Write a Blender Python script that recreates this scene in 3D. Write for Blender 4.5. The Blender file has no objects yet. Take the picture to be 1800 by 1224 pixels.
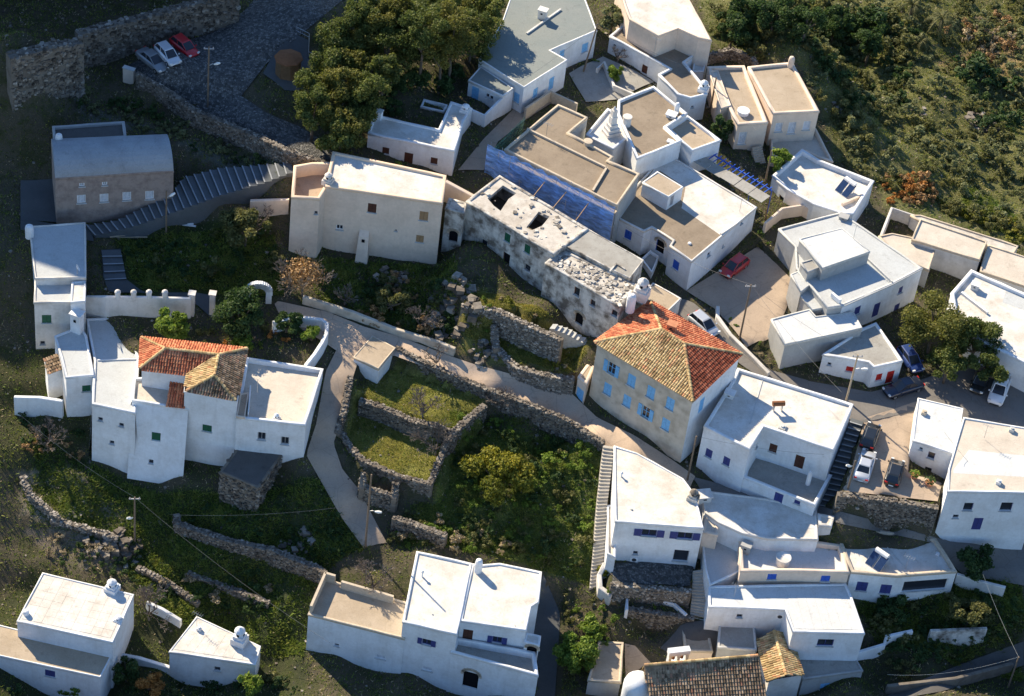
import bpy, bmesh, math, random
import numpy as np
from mathutils import Vector, Matrix
from mathutils.geometry import tessellate_polygon
random.seed(7); rng = np.random.default_rng(7)
S = bpy.context.scene
COL = S.collection
R = math.radians
# ------------------------------------------------------------------ camera
FPX, PITCH, ROLL, DIST = 4607.0, R(43.0), R(7.55), 271.0
Fw = Vector((0, math.cos(PITCH), -math.sin(PITCH)))
R0 = Vector((1, 0, 0)); U0 = Vector((0, math.sin(PITCH), math.cos(PITCH)))
Rt = R0*math.cos(ROLL) + U0*math.sin(ROLL)
Up = U0*math.cos(ROLL) - R0*math.sin(ROLL)
CAM = -Fw*DIST
cd = bpy.data.cameras.new('camera'); cam = bpy.data.objects.new('camera', cd); COL.objects.link(cam)
cd.sensor_fit = 'HORIZONTAL'; cd.sensor_width = 36.0; cd.lens = 36.0*FPX/1800.0
cd.clip_start = 1.0; cd.clip_end = 3000.0
cam.matrix_world = Matrix(((Rt.x, Up.x, -Fw.x, CAM.x), (Rt.y, Up.y, -Fw.y, CAM.y), (Rt.z, Up.z, -Fw.z, CAM.z), (0, 0, 0, 1)))
S.camera = cam
S.render.resolution_x = 1024; S.render.resolution_y = 696
# ------------------------------------------------------------------ light
SUN_EL = R(33.0)
SUNH = Vector((-0.70, 0.71, 0)).normalized()           # horizontal direction towards the sun
TOSUN = SUNH*math.cos(SUN_EL) + Vector((0, 0, math.sin(SUN_EL)))
w = bpy.data.worlds.new('World'); S.world = w; w.use_nodes = True
nt = w.node_tree; bg = nt.nodes['Background']
sky = nt.nodes.new('ShaderNodeTexSky'); sky.sky_type = 'NISHITA'; sky.sun_disc = False
sky.sun_elevation = SUN_EL; sky.sun_rotation = math.atan2(SUNH.x, SUNH.y)
sky.altitude = 200; sky.air_density = 1.0; sky.dust_density = 0.0; sky.ozone_density = 5.0
nt.links.new(sky.outputs[0], bg.inputs[0]); bg.inputs[1].default_value = 0.105
sd = bpy.data.lights.new('sun', 'SUN'); sun = bpy.data.objects.new('sun', sd); COL.objects.link(sun)
sd.energy = 5.0; sd.angle = R(0.55); sd.color = (1.0, 0.86, 0.64)
sun.rotation_euler = (-TOSUN).to_track_quat('-Z', 'Y').to_euler(); sun.location = TOSUN*300
S.view_settings.view_transform = 'Standard'; S.view_settings.look = 'None'
S.view_settings.exposure = 1.0; S.view_settings.gamma = 1.0; S.view_settings.use_curve_mapping = False
# ------------------------------------------------------------------ pixel rays
def ray(px, py):
    return (Fw + Rt*((px-900.0)/FPX) - Up*((py-612.0)/FPX)).normalized()
def P(px, py, z):
    d = ray(px, py); t = (z-CAM.z)/d.z
    return CAM + d*t
def proj(v):
    d = v-CAM; k = FPX/d.dot(Fw)
    return 900+d.dot(Rt)*k, 612-d.dot(Up)*k
# ------------------------------------------------------------------ terrain heights
TP = '''50,60,16 100,150,9 200,150,7.5 180,205,7 330,230,7 300,110,11 400,120,10.6 480,60,12 540,20,13 450,200,9.9 520,258,9.2 580,272,9
505,120,10.6 300,200,7 400,262,7 105,390,3 200,392,3 300,365,4 60,350,4 60,380,3.2 500,300,8.8 385,330,6.5 290,368,4.2 160,405,2.8
250,440,2.2 400,460,2.5 470,420,3.5 340,400,3.2 200,470,2 230,510,1.6 380,540,1.2 480,560,1.0 500,500,2 62,620,-2.5 45,650,-3.5 100,720,-4.5 40,740,-5.5
260,590,1.2 350,590,1 440,600,.8 540,600,1 590,590,1.1 585,650,.6 570,720,-.6 560,790,-2.2 590,860,-3.8 640,930,-5.5
130,820,-7 250,870,-8 350,830,-6 400,900,-7 480,870,-5.5 545,840,-3.5 100,880,-8 200,930,-9.5 350,950,-9 500,960,-8 600,960,-6.5 560,1010,-8.5 60,980,-10
300,1050,-11.5 250,1000,-11 450,1050,-11 400,1110,-13 530,1155,-11.5 250,1150,-13 40,1050,-12 150,1210,-15 350,1200,-15 480,1180,-13.5 650,1180,-12 800,1215,-12.5 960,1200,-12
640,1000,-7.3 700,960,-6.5 800,930,-5.5 900,950,-6.2 960,1010,-7.3 970,1100,-9.5 700,700,-.9 800,730,-1 680,780,-2.7 740,820,-2.9
800,800,-3.9 880,850,-4.6 950,800,-3.9 850,760,-3 900,740,-2.6 960,755,-2.7 1000,780,-3.2 1000,900,-5.2 1040,850,-3 1030,950,-5.5 1045,1035,-7.5 760,900,-4.8
700,605,.9 770,640,.6 850,668,.3 930,700,0 1000,720,-.3 1045,755,-.5 1110,775,-.8 1200,830,-1.5 1300,875,-2 1445,900,-2.4 1560,935,-3 1680,965,-3.6 1790,1010,-4.3
650,520,1.6 560,460,2.2 600,455,2.2 640,460,2.2 700,455,2.2 755,458,2.3 720,540,1.3 785,590,1.1 775,500,1.8 800,455,6.2 812,490,5.8 830,440,6 850,510,5 900,560,4.2 820,560,3.2 870,620,1.2 960,635,1.1 950,540,5 1010,615,1.8 1040,600,3.6
800,330,6.5 830,290,7 640,260,8 720,305,7.2 850,240,7.5 900,200,7 960,170,7 1050,150,6.8 1080,140,6.8 1000,120,7 830,180,8 780,210,9 700,150,9.5 800,80,9.5 620,180,9.5 650,60,11 880,30,9
1060,50,7 1130,200,6.5 1190,260,6 1230,250,5.5 1260,180,5.5 1300,270,5 1340,270,4.5 1250,90,6 1340,370,3.8 1300,490,3.2 1220,530,3 1130,560,3 1200,510,3.1 1090,480,5.5 1140,340,6
1310,560,2.6 1250,580,2.8 1300,630,2.4 1380,660,2 1450,680,1.8 1530,720,1.6 1600,700,1.6 1700,700,1.6 1760,720,1.4 1550,800,1.5 1610,860,1.4 1500,860,1.3 1640,870,1.2
1345,480,3 1380,540,2.6 1360,620,2.3 1350,400,3.8 1540,560,2.2 1600,560,2 1650,640,1.8 1560,400,2.5 1640,480,1.8 1780,640,1.5 1700,520,1.5 1480,400,3
1345,25,8 1390,75,7.6 1435,150,6 1450,35,-4 1495,95,-5 1535,155,-4 1465,210,3.4 1480,235,3 1520,280,2.4 1600,230,-.5 1620,180,-2 1580,330,1.5 1620,50,-3 1700,100,-4.5 1700,230,-3 1760,330,-2 1690,360,0 1790,30,-6 1790,200,-5 1790,420,0 1300,80,5.5
1650,1000,-5 1700,1060,-6.5 1780,1050,-6 1560,1080,-7 1620,1120,-8.5 1500,1160,-9 1700,1180,-10.5 1780,1200,-11 1550,1200,-10.5 1400,1210,-11 1250,1210,-11.5 1130,1210,-11.5 1060,1210,-11.5
1000,1180,-11 1020,1080,-9 1080,1060,-8 1150,1020,-6.2 1200,1040,-6.8 1230,1090,-7.5 1150,1110,-10 1250,1000,-6.2 1290,1000,-6.4 1245,945,-5 1100,985,-5.6 1440,1060,-6.5 1350,1120,-9'''
TPT = []
for tok in TP.split():
    a, b, c = map(float, tok.split(',')); q = P(a, b, c); TPT.append((q.x, q.y, c))
TPT = np.array(TPT)
GX0, GY0, GS, GNX, GNY = -105.0, -85.0, 0.6, 350, 440
gx = GX0+np.arange(GNX)*GS; gy = GY0+np.arange(GNY)*GS
GXX, GYY = np.meshgrid(gx, gy)                # [j,i]
num = np.zeros_like(GXX); den = np.zeros_like(GXX)
for (x, y, z) in TPT:
    ww = 1.0/((GXX-x)**2+(GYY-y)**2+1.5)**1.7
    num += ww*z; den += ww
GZ = num/den
def vnoise(X, Y, sc, seed):
    r = np.random.default_rng(seed); T = r.random((64, 64))
    u = X/sc+1000; v = Y/sc+1000; i = np.floor(u).astype(int); j = np.floor(v).astype(int)
    fu = u-i; fv = v-j; fu = fu*fu*(3-2*fu); fv = fv*fv*(3-2*fv)
    a = T[j % 64, i % 64]; b = T[j % 64, (i+1) % 64]; c = T[(j+1) % 64, i % 64]; d = T[(j+1) % 64, (i+1) % 64]
    return (a*(1-fu)+b*fu)*(1-fv)+(c*(1-fu)+d*fu)*fv-0.5
NOI = vnoise(GXX, GYY, 3.1, 1)*.5+vnoise(GXX, GYY, 1.3, 2)*.25
def th(x, y):
    u = min(max((x-GX0)/GS, 0), GNX-1.001); v = min(max((y-GY0)/GS, 0), GNY-1.001)
    i = int(u); j = int(v); fu = u-i; fv = v-j
    return float((GZ[j, i]*(1-fu)+GZ[j, i+1]*fu)*(1-fv)+(GZ[j+1, i]*(1-fu)+GZ[j+1, i+1]*fu)*fv)
def T(px, py, h=0.0):
    d = ray(px, py); t0 = (45-CAM.z)/d.z; t1 = (-30-CAM.z)/d.z
    n = 160; prev = t0
    for k in range(1, n+1):
        t = t0+(t1-t0)*k/n; q = CAM+d*t
        if q.z-th(q.x, q.y)-h < 0:
            a, b = prev, t
            for _ in range(22):
                m = (a+b)/2; q = CAM+d*m
                if q.z-th(q.x, q.y)-h < 0: b = m
                else: a = m
            return CAM+d*((a+b)/2)
        prev = t
    return CAM+d*t1
def inpoly(X, Y, poly):
    X = np.asarray(X); Y = np.asarray(Y); ins = np.zeros(X.shape, bool); n = len(poly)
    for i in range(n):
        x1, y1 = poly[i][0], poly[i][1]; x2, y2 = poly[(i+1) % n][0], poly[(i+1) % n][1]
        c = ((y1 > Y) != (y2 > Y)) & (X < (x2-x1)*(Y-y1)/((y2-y1) or 1e-9)+x1)
        ins ^= c
    return ins
def regT(pxs): return [T(a, b) for a, b in pxs]
def pad(pxs, z):
    poly = [P(a, b, z) for a, b in pxs]
    m = inpoly(GXX, GYY, poly) & ~RMASK; GZ[m] = z
    NOI[m] *= .2
RMASK = np.zeros(GXX.shape, bool)
# ------------------------------------------------------------------ mesh helpers
def link(o, parent=None):
    COL.objects.link(o)
    if parent is not None: o.parent = parent
    return o
def mk(name, V, F, mat, parent=None, smooth=False, rnd=None):
    me = bpy.data.meshes.new(name); me.from_pydata([tuple(v) for v in V], [], F)
    if rnd is not None:
        at = me.attributes.new('rnd', 'FLOAT', 'POINT'); at.data.foreach_set('value', np.asarray(rnd, np.float32))
    if mat is not None: me.materials.append(M[mat] if isinstance(mat, str) else mat)
    if smooth: me.polygons.foreach_set('use_smooth', [True]*len(me.polygons))
    me.update()
    return link(bpy.data.objects.new(name, me), parent)
def tag(o, label, cat=None, group=None, kind=None):
    if label: o['label'] = label
    if cat: o['category'] = cat
    if group: o['group'] = group
    if kind: o['kind'] = kind
    return o
def thing(name, label, cat, loc, group=None):
    o = bpy.data.objects.new(name, None); COL.objects.link(o); o.location = loc
    o.empty_display_size = .5
    return tag(o, label, cat, group)
def kid(o, parent):
    """parent keeping world position (things are only translated / rotated about z)"""
    o.parent = parent
    o.matrix_parent_inverse = Matrix.Translation(-Vector(parent.location)) if parent.type == 'EMPTY' else Matrix.Identity(4)
    return o
class MB:
    def __init__(s): s.V = []; s.F = []; s.r = []; s.cr = 0.5
    def add(s, V, F):
        b = len(s.V); s.V += [tuple(v) for v in V]; s.F += [tuple(i+b for i in f) for f in F]; s.r += [s.cr]*len(V)
    def box(s, c, ax, ay, az):
        c = Vector(c); V = [c+ax*i+ay*j+az*k for k in (-1, 1) for j in (-1, 1) for i in (-1, 1)]
        s.add(V, [(0, 2, 3, 1), (4, 5, 7, 6), (0, 1, 5, 4), (2, 6, 7, 3), (0, 4, 6, 2), (1, 3, 7, 5)])
    def abox(s, c, sx, sy, sz, rz=0.0):
        ca, sa = math.cos(rz), math.sin(rz)
        s.box(c, Vector((ca, sa, 0))*sx/2, Vector((-sa, ca, 0))*sy/2, Vector((0, 0, sz/2)))
    def tube(s, pts, rad, n=6, cap=True):
        pts = [Vector(p) for p in pts]; V = []; F = []
        rads = rad if isinstance(rad, (list, tuple)) else [rad]*len(pts)
        for i, p in enumerate(pts):
            d = (pts[min(i+1, len(pts)-1)]-pts[max(i-1, 0)]).normalized()
            a = d.cross(Vector((0, 0, 1)))
            if a.length < 1e-3: a = Vector((1, 0, 0))
            a.normalize(); b = d.cross(a)
            for k in range(n):
                t = 2*math.pi*k/n; V.append(p+(a*math.cos(t)+b*math.sin(t))*rads[i])
        for i in range(len(pts)-1):
            for k in range(n):
                F.append((i*n+k, i*n+(k+1) % n, (i+1)*n+(k+1) % n, (i+1)*n+k))
        if cap:
            F.append(tuple(range(n))[::-1]); F.append(tuple((len(pts)-1)*n+k for k in range(n)))
        s.add(V, F)
    def lathe(s, c, prof, n=12):
        c = Vector(c); V = []; F = []
        for (r, z) in prof:
            for k in range(n):
                t = 2*math.pi*k/n; V.append(c+Vector((r*math.cos(t), r*math.sin(t), z)))
        for i in range(len(prof)-1):
            for k in range(n): F.append((i*n+k, i*n+(k+1) % n, (i+1)*n+(k+1) % n, (i+1)*n+k))
        F.append(tuple(range(n))[::-1]); F.append(tuple((len(prof)-1)*n+k for k in range(n)))
        s.add(V, F)
    def quad(s, a, b, c, d): s.add([a, b, c, d], [(0, 1, 2, 3)])
    def prism(s, poly, z0, z1):
        n = len(poly); V = [(p[0], p[1], z0) for p in poly]+[(p[0], p[1], z1) for p in poly]
        F = [(i, (i+1) % n, n+(i+1) % n, n+i) for i in range(n)]
        F += [tuple(range(n))[::-1], tuple(range(n, 2*n))]
        s.add(V, F)
    def build(s, name, mat, parent=None, smooth=False):
        o = mk(name, s.V, s.F, mat, None, smooth, s.r)
        if parent is not None: kid(o, parent)
        return o
def area2(poly):
    return sum(poly[i][0]*poly[(i+1) % len(poly)][1]-poly[(i+1) % len(poly)][0]*poly[i][1] for i in range(len(poly)))
def inset(poly, d):
    """poly CCW list of (x,y); d>0 moves edges inwards"""
    n = len(poly); out = []
    for i in range(n):
        a = Vector(poly[i-1][:2]); b = Vector(poly[i][:2]); c = Vector(poly[(i+1) % n][:2])
        d1 = (b-a).normalized(); d2 = (c-b).normalized()
        n1 = Vector((-d1.y, d1.x)); n2 = Vector((-d2.y, d2.x))
        k = 1+n1.dot(n2)
        v = (n1+n2)/max(k, .35)
        out.append((b.x+v.x*d, b.y+v.y*d))
    return out
# ------------------------------------------------------------------ materials
M = {}
def nodes(name, rough=.85, spec=.25):
    m = bpy.data.materials.new(name); m.use_nodes = True; t = m.node_tree
    b = t.nodes['Principled BSDF']; b.inputs['Roughness'].default_value = rough
    b.inputs['Specular IOR Level'].default_value = spec
    M[name] = m
    return m, t, b
def N(t, kind, **kw):
    n = t.nodes.new('ShaderNode'+kind)
    for k, v in kw.items():
        if k.startswith('i_'):
            key = k[2:]; n.inputs[int(key) if key.isdigit() else key.replace('_', ' ')].default_value = v
        else: setattr(n, k, v)
    return n
def rgb(c): return (c[0], c[1], c[2], 1)
def geo(t, sc=(1, 1, 1)):
    g = N(t, 'NewGeometry'); mp = N(t, 'Mapping'); mp.inputs['Scale'].default_value = sc
    t.links.new(g.outputs['Position'], mp.inputs[0]); return mp.outputs[0]
def noise(t, vec, scale, det=4, rough=.6):
    n = N(t, 'TexNoise'); n.inputs['Scale'].default_value = scale; n.inputs['Detail'].default_value = det
    n.inputs['Roughness'].default_value = rough; t.links.new(vec, n.inputs['Vector']); return n.outputs['Fac']
def ramp(t, fac, stops):
    r = N(t, 'ValToRGB'); e = r.color_ramp.elements
    while len(e) < len(stops): e.new(.5)
    for i, (p, c) in enumerate(stops):
        e[i].position = p; e[i].color = rgb(c) if not isinstance(c, (int, float)) else (c, c, c, 1)
    t.links.new(fac, r.inputs[0]); return r.outputs[0]
def mix(t, a, b, fac, mode='MIX'):
    x = N(t, 'Mix', data_type='RGBA', blend_type=mode)
    for s, v in ((0, fac), (6, a), (7, b)):
        if isinstance(v, (int, float)): x.inputs[s].default_value = v
        elif isinstance(v, tuple): x.inputs[s].default_value = rgb(v)
        else: t.links.new(v, x.inputs[s])
    return x.outputs[2]
def bump(t, b, h, strength, dist=.05):
    n = N(t, 'Bump'); n.inputs['Strength'].default_value = strength; n.inputs['Distance'].default_value = dist
    t.links.new(h, n.inputs['Height']); t.links.new(n.outputs[0], b.inputs['Normal'])
def plaster(name, col, stain, amount=.5, streak=.35, scale=.45, rough=.9):
    m, t, b = nodes(name, rough, .15); v = geo(t)
    big = noise(t, v, scale, 6, .65); fine = noise(t, v, 3.2, 5, .7)
    st = noise(t, geo(t, (2.2, 2.2, .22)), 1.0, 4, .6)
    f1 = ramp(t, big, [(.42, 0.0), (.64, amount)])
    pt_ = noise(t, v, 1.15, 7, .72)
    c = mix(t, col, stain, f1)
    f2 = ramp(t, st, [(.5, 0.0), (.85, streak*.6)])
    c = mix(t, c, tuple(x*.72 for x in stain), f2)
    c = mix(t, c, tuple(x*.8 for x in stain), ramp(t, pt_, [(.60, 0.0), (.66, amount*.45)]))
    f3 = ramp(t, fine, [(.3, .90), (.7, 1.05)])
    c = mix(t, c, f3, .8, 'MULTIPLY')
    t.links.new(c, b.inputs['Base Color']); bump(t, b, fine, .35, .05)
    return m
def roofm(name, col, stain, dark, amount=.6, scale=.35, rough=.9, crack=.16):
    m, t, b = nodes(name, rough, .15); v = geo(t)
    big = noise(t, v, scale, 7, .68); mid = noise(t, v, 1.3, 6, .7); fine = noise(t, v, 7, 3, .7)
    c = mix(t, col, stain, ramp(t, big, [(.40, 0.0), (.66, amount)]))
    c = mix(t, c, dark, ramp(t, mid, [(.56, 0.0), (.76, .65)]))
    c = mix(t, c, ramp(t, fine, [(.3, .86), (.7, 1.06)]), .8, 'MULTIPLY')
    vo = N(t, 'TexVoronoi', feature='DISTANCE_TO_EDGE'); vo.inputs['Scale'].default_value = .38
    ds = mix(t, v, N(t, 'TexNoise', i_Scale=1.2).outputs['Color'], .25)
    t.links.new(ds, vo.inputs['Vector'])
    cr = ramp(t, vo.outputs['Distance'], [(.0, crack), (.012, 0.0)])
    c = mix(t, c, dark, cr)
    t.links.new(c, b.inputs['Base Color']); bump(t, b, mid, .3, .06)
def plain(name, col, rough=.6, spec=.3, metal=0.0, var=.15, sc=4):
    m, t, b = nodes(name, rough, spec); b.inputs['Metallic'].default_value = metal
    f = noise(t, geo(t), sc, 4)
    c = mix(t, col, ramp(t, f, [(.3, 1-var), (.7, 1+var)]), 1.0, 'MULTIPLY')
    t.links.new(c, b.inputs['Base Color'])
def attrm(name, stops, rough=.85, spec=.15, nz=.25, nsc=2.0, translucent=0.0, bm=0):
    m, t, b = nodes(name, rough, spec)
    a = N(t, 'Attribute', attribute_name='rnd')
    c = ramp(t, a.outputs['Fac'], stops)
    f = noise(t, geo(t), nsc, 4)
    c = mix(t, c, ramp(t, f, [(.3, 1-nz), (.7, 1+nz)]), 1.0, 'MULTIPLY')
    t.links.new(c, b.inputs['Base Color'])
    if bm: bump(t, b, noise(t, geo(t), 9, 4), bm, .05)
    if translucent:
        tr = N(t, 'BsdfTranslucent'); t.links.new(mix(t, c, (1.0, 1.0, .45), .35, 'MULTIPLY'), tr.inputs[0])
        ms = N(t, 'MixShader'); ms.inputs[0].default_value = translucent
        t.links.new(b.outputs[0], ms.inputs[1]); t.links.new(tr.outputs[0], ms.inputs[2])
        t.links.new(ms.outputs[0], t.nodes['Material Output'].inputs[0])
plaster('white', (.77, .785, .80), (.56, .545, .52), .50, .45)
plaster('white_old', (.72, .69, .65), (.46, .42, .36), .6, .5)
plaster('cream', (.76, .62, .50), (.56, .45, .35), .5, .3)
plaster('peach', (.78, .60, .44), (.62, .47, .34), .4, .3)
plaster('beige', (.60, .53, .43), (.36, .31, .24), .8, .4, .8)
plaster('ruin', (.64, .61, .56), (.15, .13, .11), 1.0, .9, .75)
plaster('greyp', (.42, .42, .41), (.28, .28, .27), .5, .4)
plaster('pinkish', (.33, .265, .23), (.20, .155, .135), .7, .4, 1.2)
roofm('r_white', (.68, .66, .62), (.49, .43, .36), (.33, .28, .22), .75, .45)
roofm('r_whitebl', (.60, .615, .615), (.50, .50, .48), (.36, .35, .33), .6)
roofm('r_old', (.58, .545, .49), (.42, .375, .32), (.15, .135, .12), .95, .8)
roofm('r_brown', (.29, .235, .175), (.21, .165, .12), (.12, .10, .075), .8)
roofm('r_tan', (.44, .36, .27), (.34, .27, .19), (.2, .16, .11), .7)
roofm('r_grey', (.22, .245, .235), (.27, .28, .26), (.13, .14, .14), .6)
roofm('r_lgrey', (.50, .52, .52), (.42, .42, .41), (.28, .28, .27), .5)
roofm('r_warm', (.60, .54, .46), (.46, .40, .33), (.3, .26, .21), .7)
roofm('r_dark', (.12, .115, .11), (.09, .085, .08), (.05, .05, .05), .7)
roofm('r_vault', (.34, .36, .38), (.26, .27, .28), (.17, .17, .17), .7)  # pale vault roof darkened, castle shade put into the colour
roofm('r_conc', (.36, .35, .32), (.27, .25, .22), (.14, .13, .12), .7, .5)
plain('cope_tan', (.52, .44, .34), .9, .1); plain('cope_grey', (.52, .52, .50), .9, .1)
roofm('road', (.56, .43, .32), (.44, .34, .255), (.20, .165, .13), .7, .3, .95, .5)
roofm('asphalt', (.20, .185, .17), (.15, .14, .13), (.10, .095, .09), .7, .3, .95, .5)
roofm('lane_grey', (.10, .105, .11), (.075, .08, .08), (.09, .09, .09), .7, .3, .95, .5)
roofm('yard', (.42, .33, .25), (.33, .26, .20), (.2, .165, .13), .7, .3, .95, .5)
roofm('step', (.50, .46, .40), (.36, .33, .28), (.22, .2, .17), .7, .6, .95, 0)
roofm('step_dark', (.12, .13, .14), (.09, .10, .10), (.09, .09, .1), .7, .6, .95, 0)  # darker copy of step, shade of the church stairs painted in
# cobbles, toned down so the colour itself carries castle shade
m, t, b = nodes('cobble', .85, .3); v = geo(t)
vo = N(t, 'TexVoronoi'); vo.inputs['Scale'].default_value = 4.2; t.links.new(v, vo.inputs[0])
ve = N(t, 'TexVoronoi', feature='DISTANCE_TO_EDGE'); ve.inputs['Scale'].default_value = 4.2; t.links.new(v, ve.inputs[0])
sep = N(t, 'SeparateColor'); t.links.new(vo.outputs['Color'], sep.inputs[0])
c = ramp(t, sep.outputs[0], [(0, (.05, .05, .05)), (.5, (.11, .11, .11)), (1, (.22, .215, .205))])
c = mix(t, (.06, .06, .055), c, ramp(t, ve.outputs['Distance'], [(0, 0.0), (.12, 1.0)]))
t.links.new(c, b.inputs['Base Color']); bump(t, b, ramp(t, ve.outputs['Distance'], [(0, 0.0), (.2, 1.0)]), .8, .08)
attrm('stone', [(0, (.07, .06, .05)), (.4, (.14, .12, .10)), (.75, (.21, .185, .155)), (1, (.32, .29, .25))], .95, .1, .35, 1.6, bm=.6)
attrm('stone_pale', [(0, (.10, .085, .07)), (.5, (.21, .185, .155)), (1, (.42, .38, .33))], .95, .1, .3, 1.6, bm=.6)
attrm('stone_white', [(0, (.14, .125, .11)), (.45, (.36, .33, .29)), (1, (.66, .63, .57))], .95, .1, .25, 1.6, bm=.6)
plaster('mortar', (.20, .175, .145), (.12, .10, .08), .7, .3, 1.0)
attrm('tile_red', [(0, (.34, .10, .055)), (.5, (.50, .17, .085)), (1, (.62, .27, .14))], .85, .15, .3, 1.1)
attrm('tile_old', [(0, (.30, .20, .10)), (.35, (.46, .335, .165)), (.8, (.58, .44, .24)), (1, (.50, .25, .13))], .9, .1, .3, 1.1)
attrm('tile_deep', [(0, (.26, .065, .035)), (.5, (.38, .11, .055)), (1, (.48, .17, .09))], .85, .15, .3, 1.1)
attrm('tile_dark', [(0, (.12, .085, .055)), (.4, (.27, .19, .12)), (.8, (.40, .29, .19)), (1, (.34, .16, .1))], .9, .1, .35, 1.1)
# foliage
def leaf(n, a, b_, c, tr=.42): attrm(n, [(0, a), (.55, b_), (1, c)], .6, .25, .2, .8, tr)
leaf('leaf_pine', (0.048, 0.072, 0.022), (0.120, 0.152, 0.040), (0.232, 0.240, 0.064))
leaf('leaf_dark', (0.026, 0.054, 0.019), (0.061, 0.109, 0.035), (0.120, 0.168, 0.051))
leaf('leaf_bright', (.08, .14, .024), (.18, .265, .042), (.33, .40, .08))
leaf('leaf_yellow', (.08, .10, .016), (.21, .215, .03), (.42, .36, .05))
leaf('leaf_sage', (.09, .105, .05), (.20, .22, .10), (.36, .36, .19))
leaf('leaf_olive', (0.064, 0.077, 0.029), (0.152, 0.157, 0.056), (0.264, 0.248, 0.096))
leaf('leaf_brown', (0.144, 0.088, 0.040), (0.336, 0.200, 0.088), (0.528, 0.336, 0.152), .15)
leaf('leaf_rust', (0.192, 0.080, 0.024), (0.432, 0.192, 0.048), (0.640, 0.320, 0.088), .2)
leaf('leaf_dry', (0.176, 0.136, 0.080), (0.384, 0.304, 0.184), (0.592, 0.480, 0.304), .15)
leaf('grass_green', (.06, .10, .018), (.15, .205, .036), (.29, .30, .07))
leaf('grass_olive', (.13, .145, .028), (.30, .29, .065), (.48, .42, .125))
leaf('leaf_pine2', (.06, .075, .02), (.16, .165, .04), (.30, .27, .07))
attrm('bark', [(0, (.07, .055, .04)), (1, (.18, .15, .12))], .95, .1, .3, 3)
attrm('twig', [(0, (.07, .055, .045)), (.6, (.13, .105, .088)), (1, (.20, .17, .145))], .95, .1, .2, 3)
# terrain
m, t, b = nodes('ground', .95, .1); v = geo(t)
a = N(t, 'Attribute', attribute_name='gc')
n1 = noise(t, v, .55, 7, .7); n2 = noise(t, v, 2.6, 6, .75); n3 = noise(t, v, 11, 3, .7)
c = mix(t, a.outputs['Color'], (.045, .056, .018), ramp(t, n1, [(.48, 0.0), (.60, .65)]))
c = mix(t, c, (.17, .14, .10), ramp(t, n2, [(.60, 0.0), (.76, .5)]))
c = mix(t, c, ramp(t, n3, [(.25, .65), (.75, 1.25)]), 1.0, 'MULTIPLY')
t.links.new(c, b.inputs['Base Color']); bump(t, b, n2, .8, .25)
roofm('rock', (.17, .15, .13), (.11, .095, .08), (.07, .06, .05), .9, .5, .95, .6)
# joinery, metal, glass
plain('blue_light', (.20, .46, .72), .6); plain('blue', (.035, .11, .48), .55); plain('navy', (.05, .06, .20), .5)
plain('green', (.015, .10, .055), .55); plain('red', (.45, .025, .02), .5); plain('brownwood', (.085, .035, .022), .7); plain('tanwood', (.33, .21, .11), .8)
plain('greywood', (.35, .35, .36), .8); plain('white_paint', (.78, .78, .77), .5); plain('blind', (.62, .64, .68), .7)
plain('timber', (.17, .11, .065), .85, .1); plain('timber_pale', (.46, .37, .26), .85, .1); plain('pole', (.19, .145, .105), .9, .1)
plain('steel', (.45, .46, .47), .4, .5, .7); plain('dark_metal', (.06, .06, .065), .5, .5, .3); plain('rust', (.22, .10, .05), .9, .1)
plain('wire', (.20, .19, .17), .6); plain('wire_pale', (.55, .52, .44), .6); plain('dark', (.012, .012, .014), .9, .05)
plain('terracotta', (.50, .22, .12), .8, .1); plain('tyre', (.02, .02, .02), .9, .1); plain('rim', (.5, .5, .52), .35, .5, .8)
plain('plastic_black', (.03, .03, .03), .6); plain('lamp_glass', (.75, .75, .72), .25, .6); plain('tail', (.55, .02, .015), .3, .6)
plain('panel_blue', (.02, .04, .10), .15, .6)
m, t, b = nodes('glass', .08, .6); b.inputs['Base Color'].default_value = (.025, .03, .04, 1)
for n_, c_ in (('silver', (.55, .57, .60)), ('black', (.012, .014, .016)), ('red', (.42, .012, .02)), ('white', (.75, .76, .78)), ('navy', (.02, .03, .06)), ('blue', (.03, .06, .2)), ('grey', (.2, .22, .24))):
    m, t, b = nodes('car_'+n_, .3, .5); b.inputs['Base Color'].default_value = rgb(c_)
    b.inputs['Metallic'].default_value = .35 if n_ in ('silver', 'grey', 'navy') else 0.0
    b.inputs['Coat Weight'].default_value = .6; b.inputs['Coat Roughness'].default_value = .08
for n_, c_, al in (('net_blue', (.20, .38, .78), .66), ('net_green', (.12, .24, .17), .55)):
    m, t, b = nodes(n_, .7, .2)
    f = noise(t, geo(t, (.6, .6, 2.0)), 1.5, 5)
    c = mix(t, c_, ramp(t, f, [(.3, .65), (.7, 1.5)]), 1.0, 'MULTIPLY'); t.links.new(c, b.inputs['Base Color'])
    fa = ramp(t, f, [(.35, al-.15), (.65, min(1.0, al+.15))]); t.links.new(fa, b.inputs['Alpha'])
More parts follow.
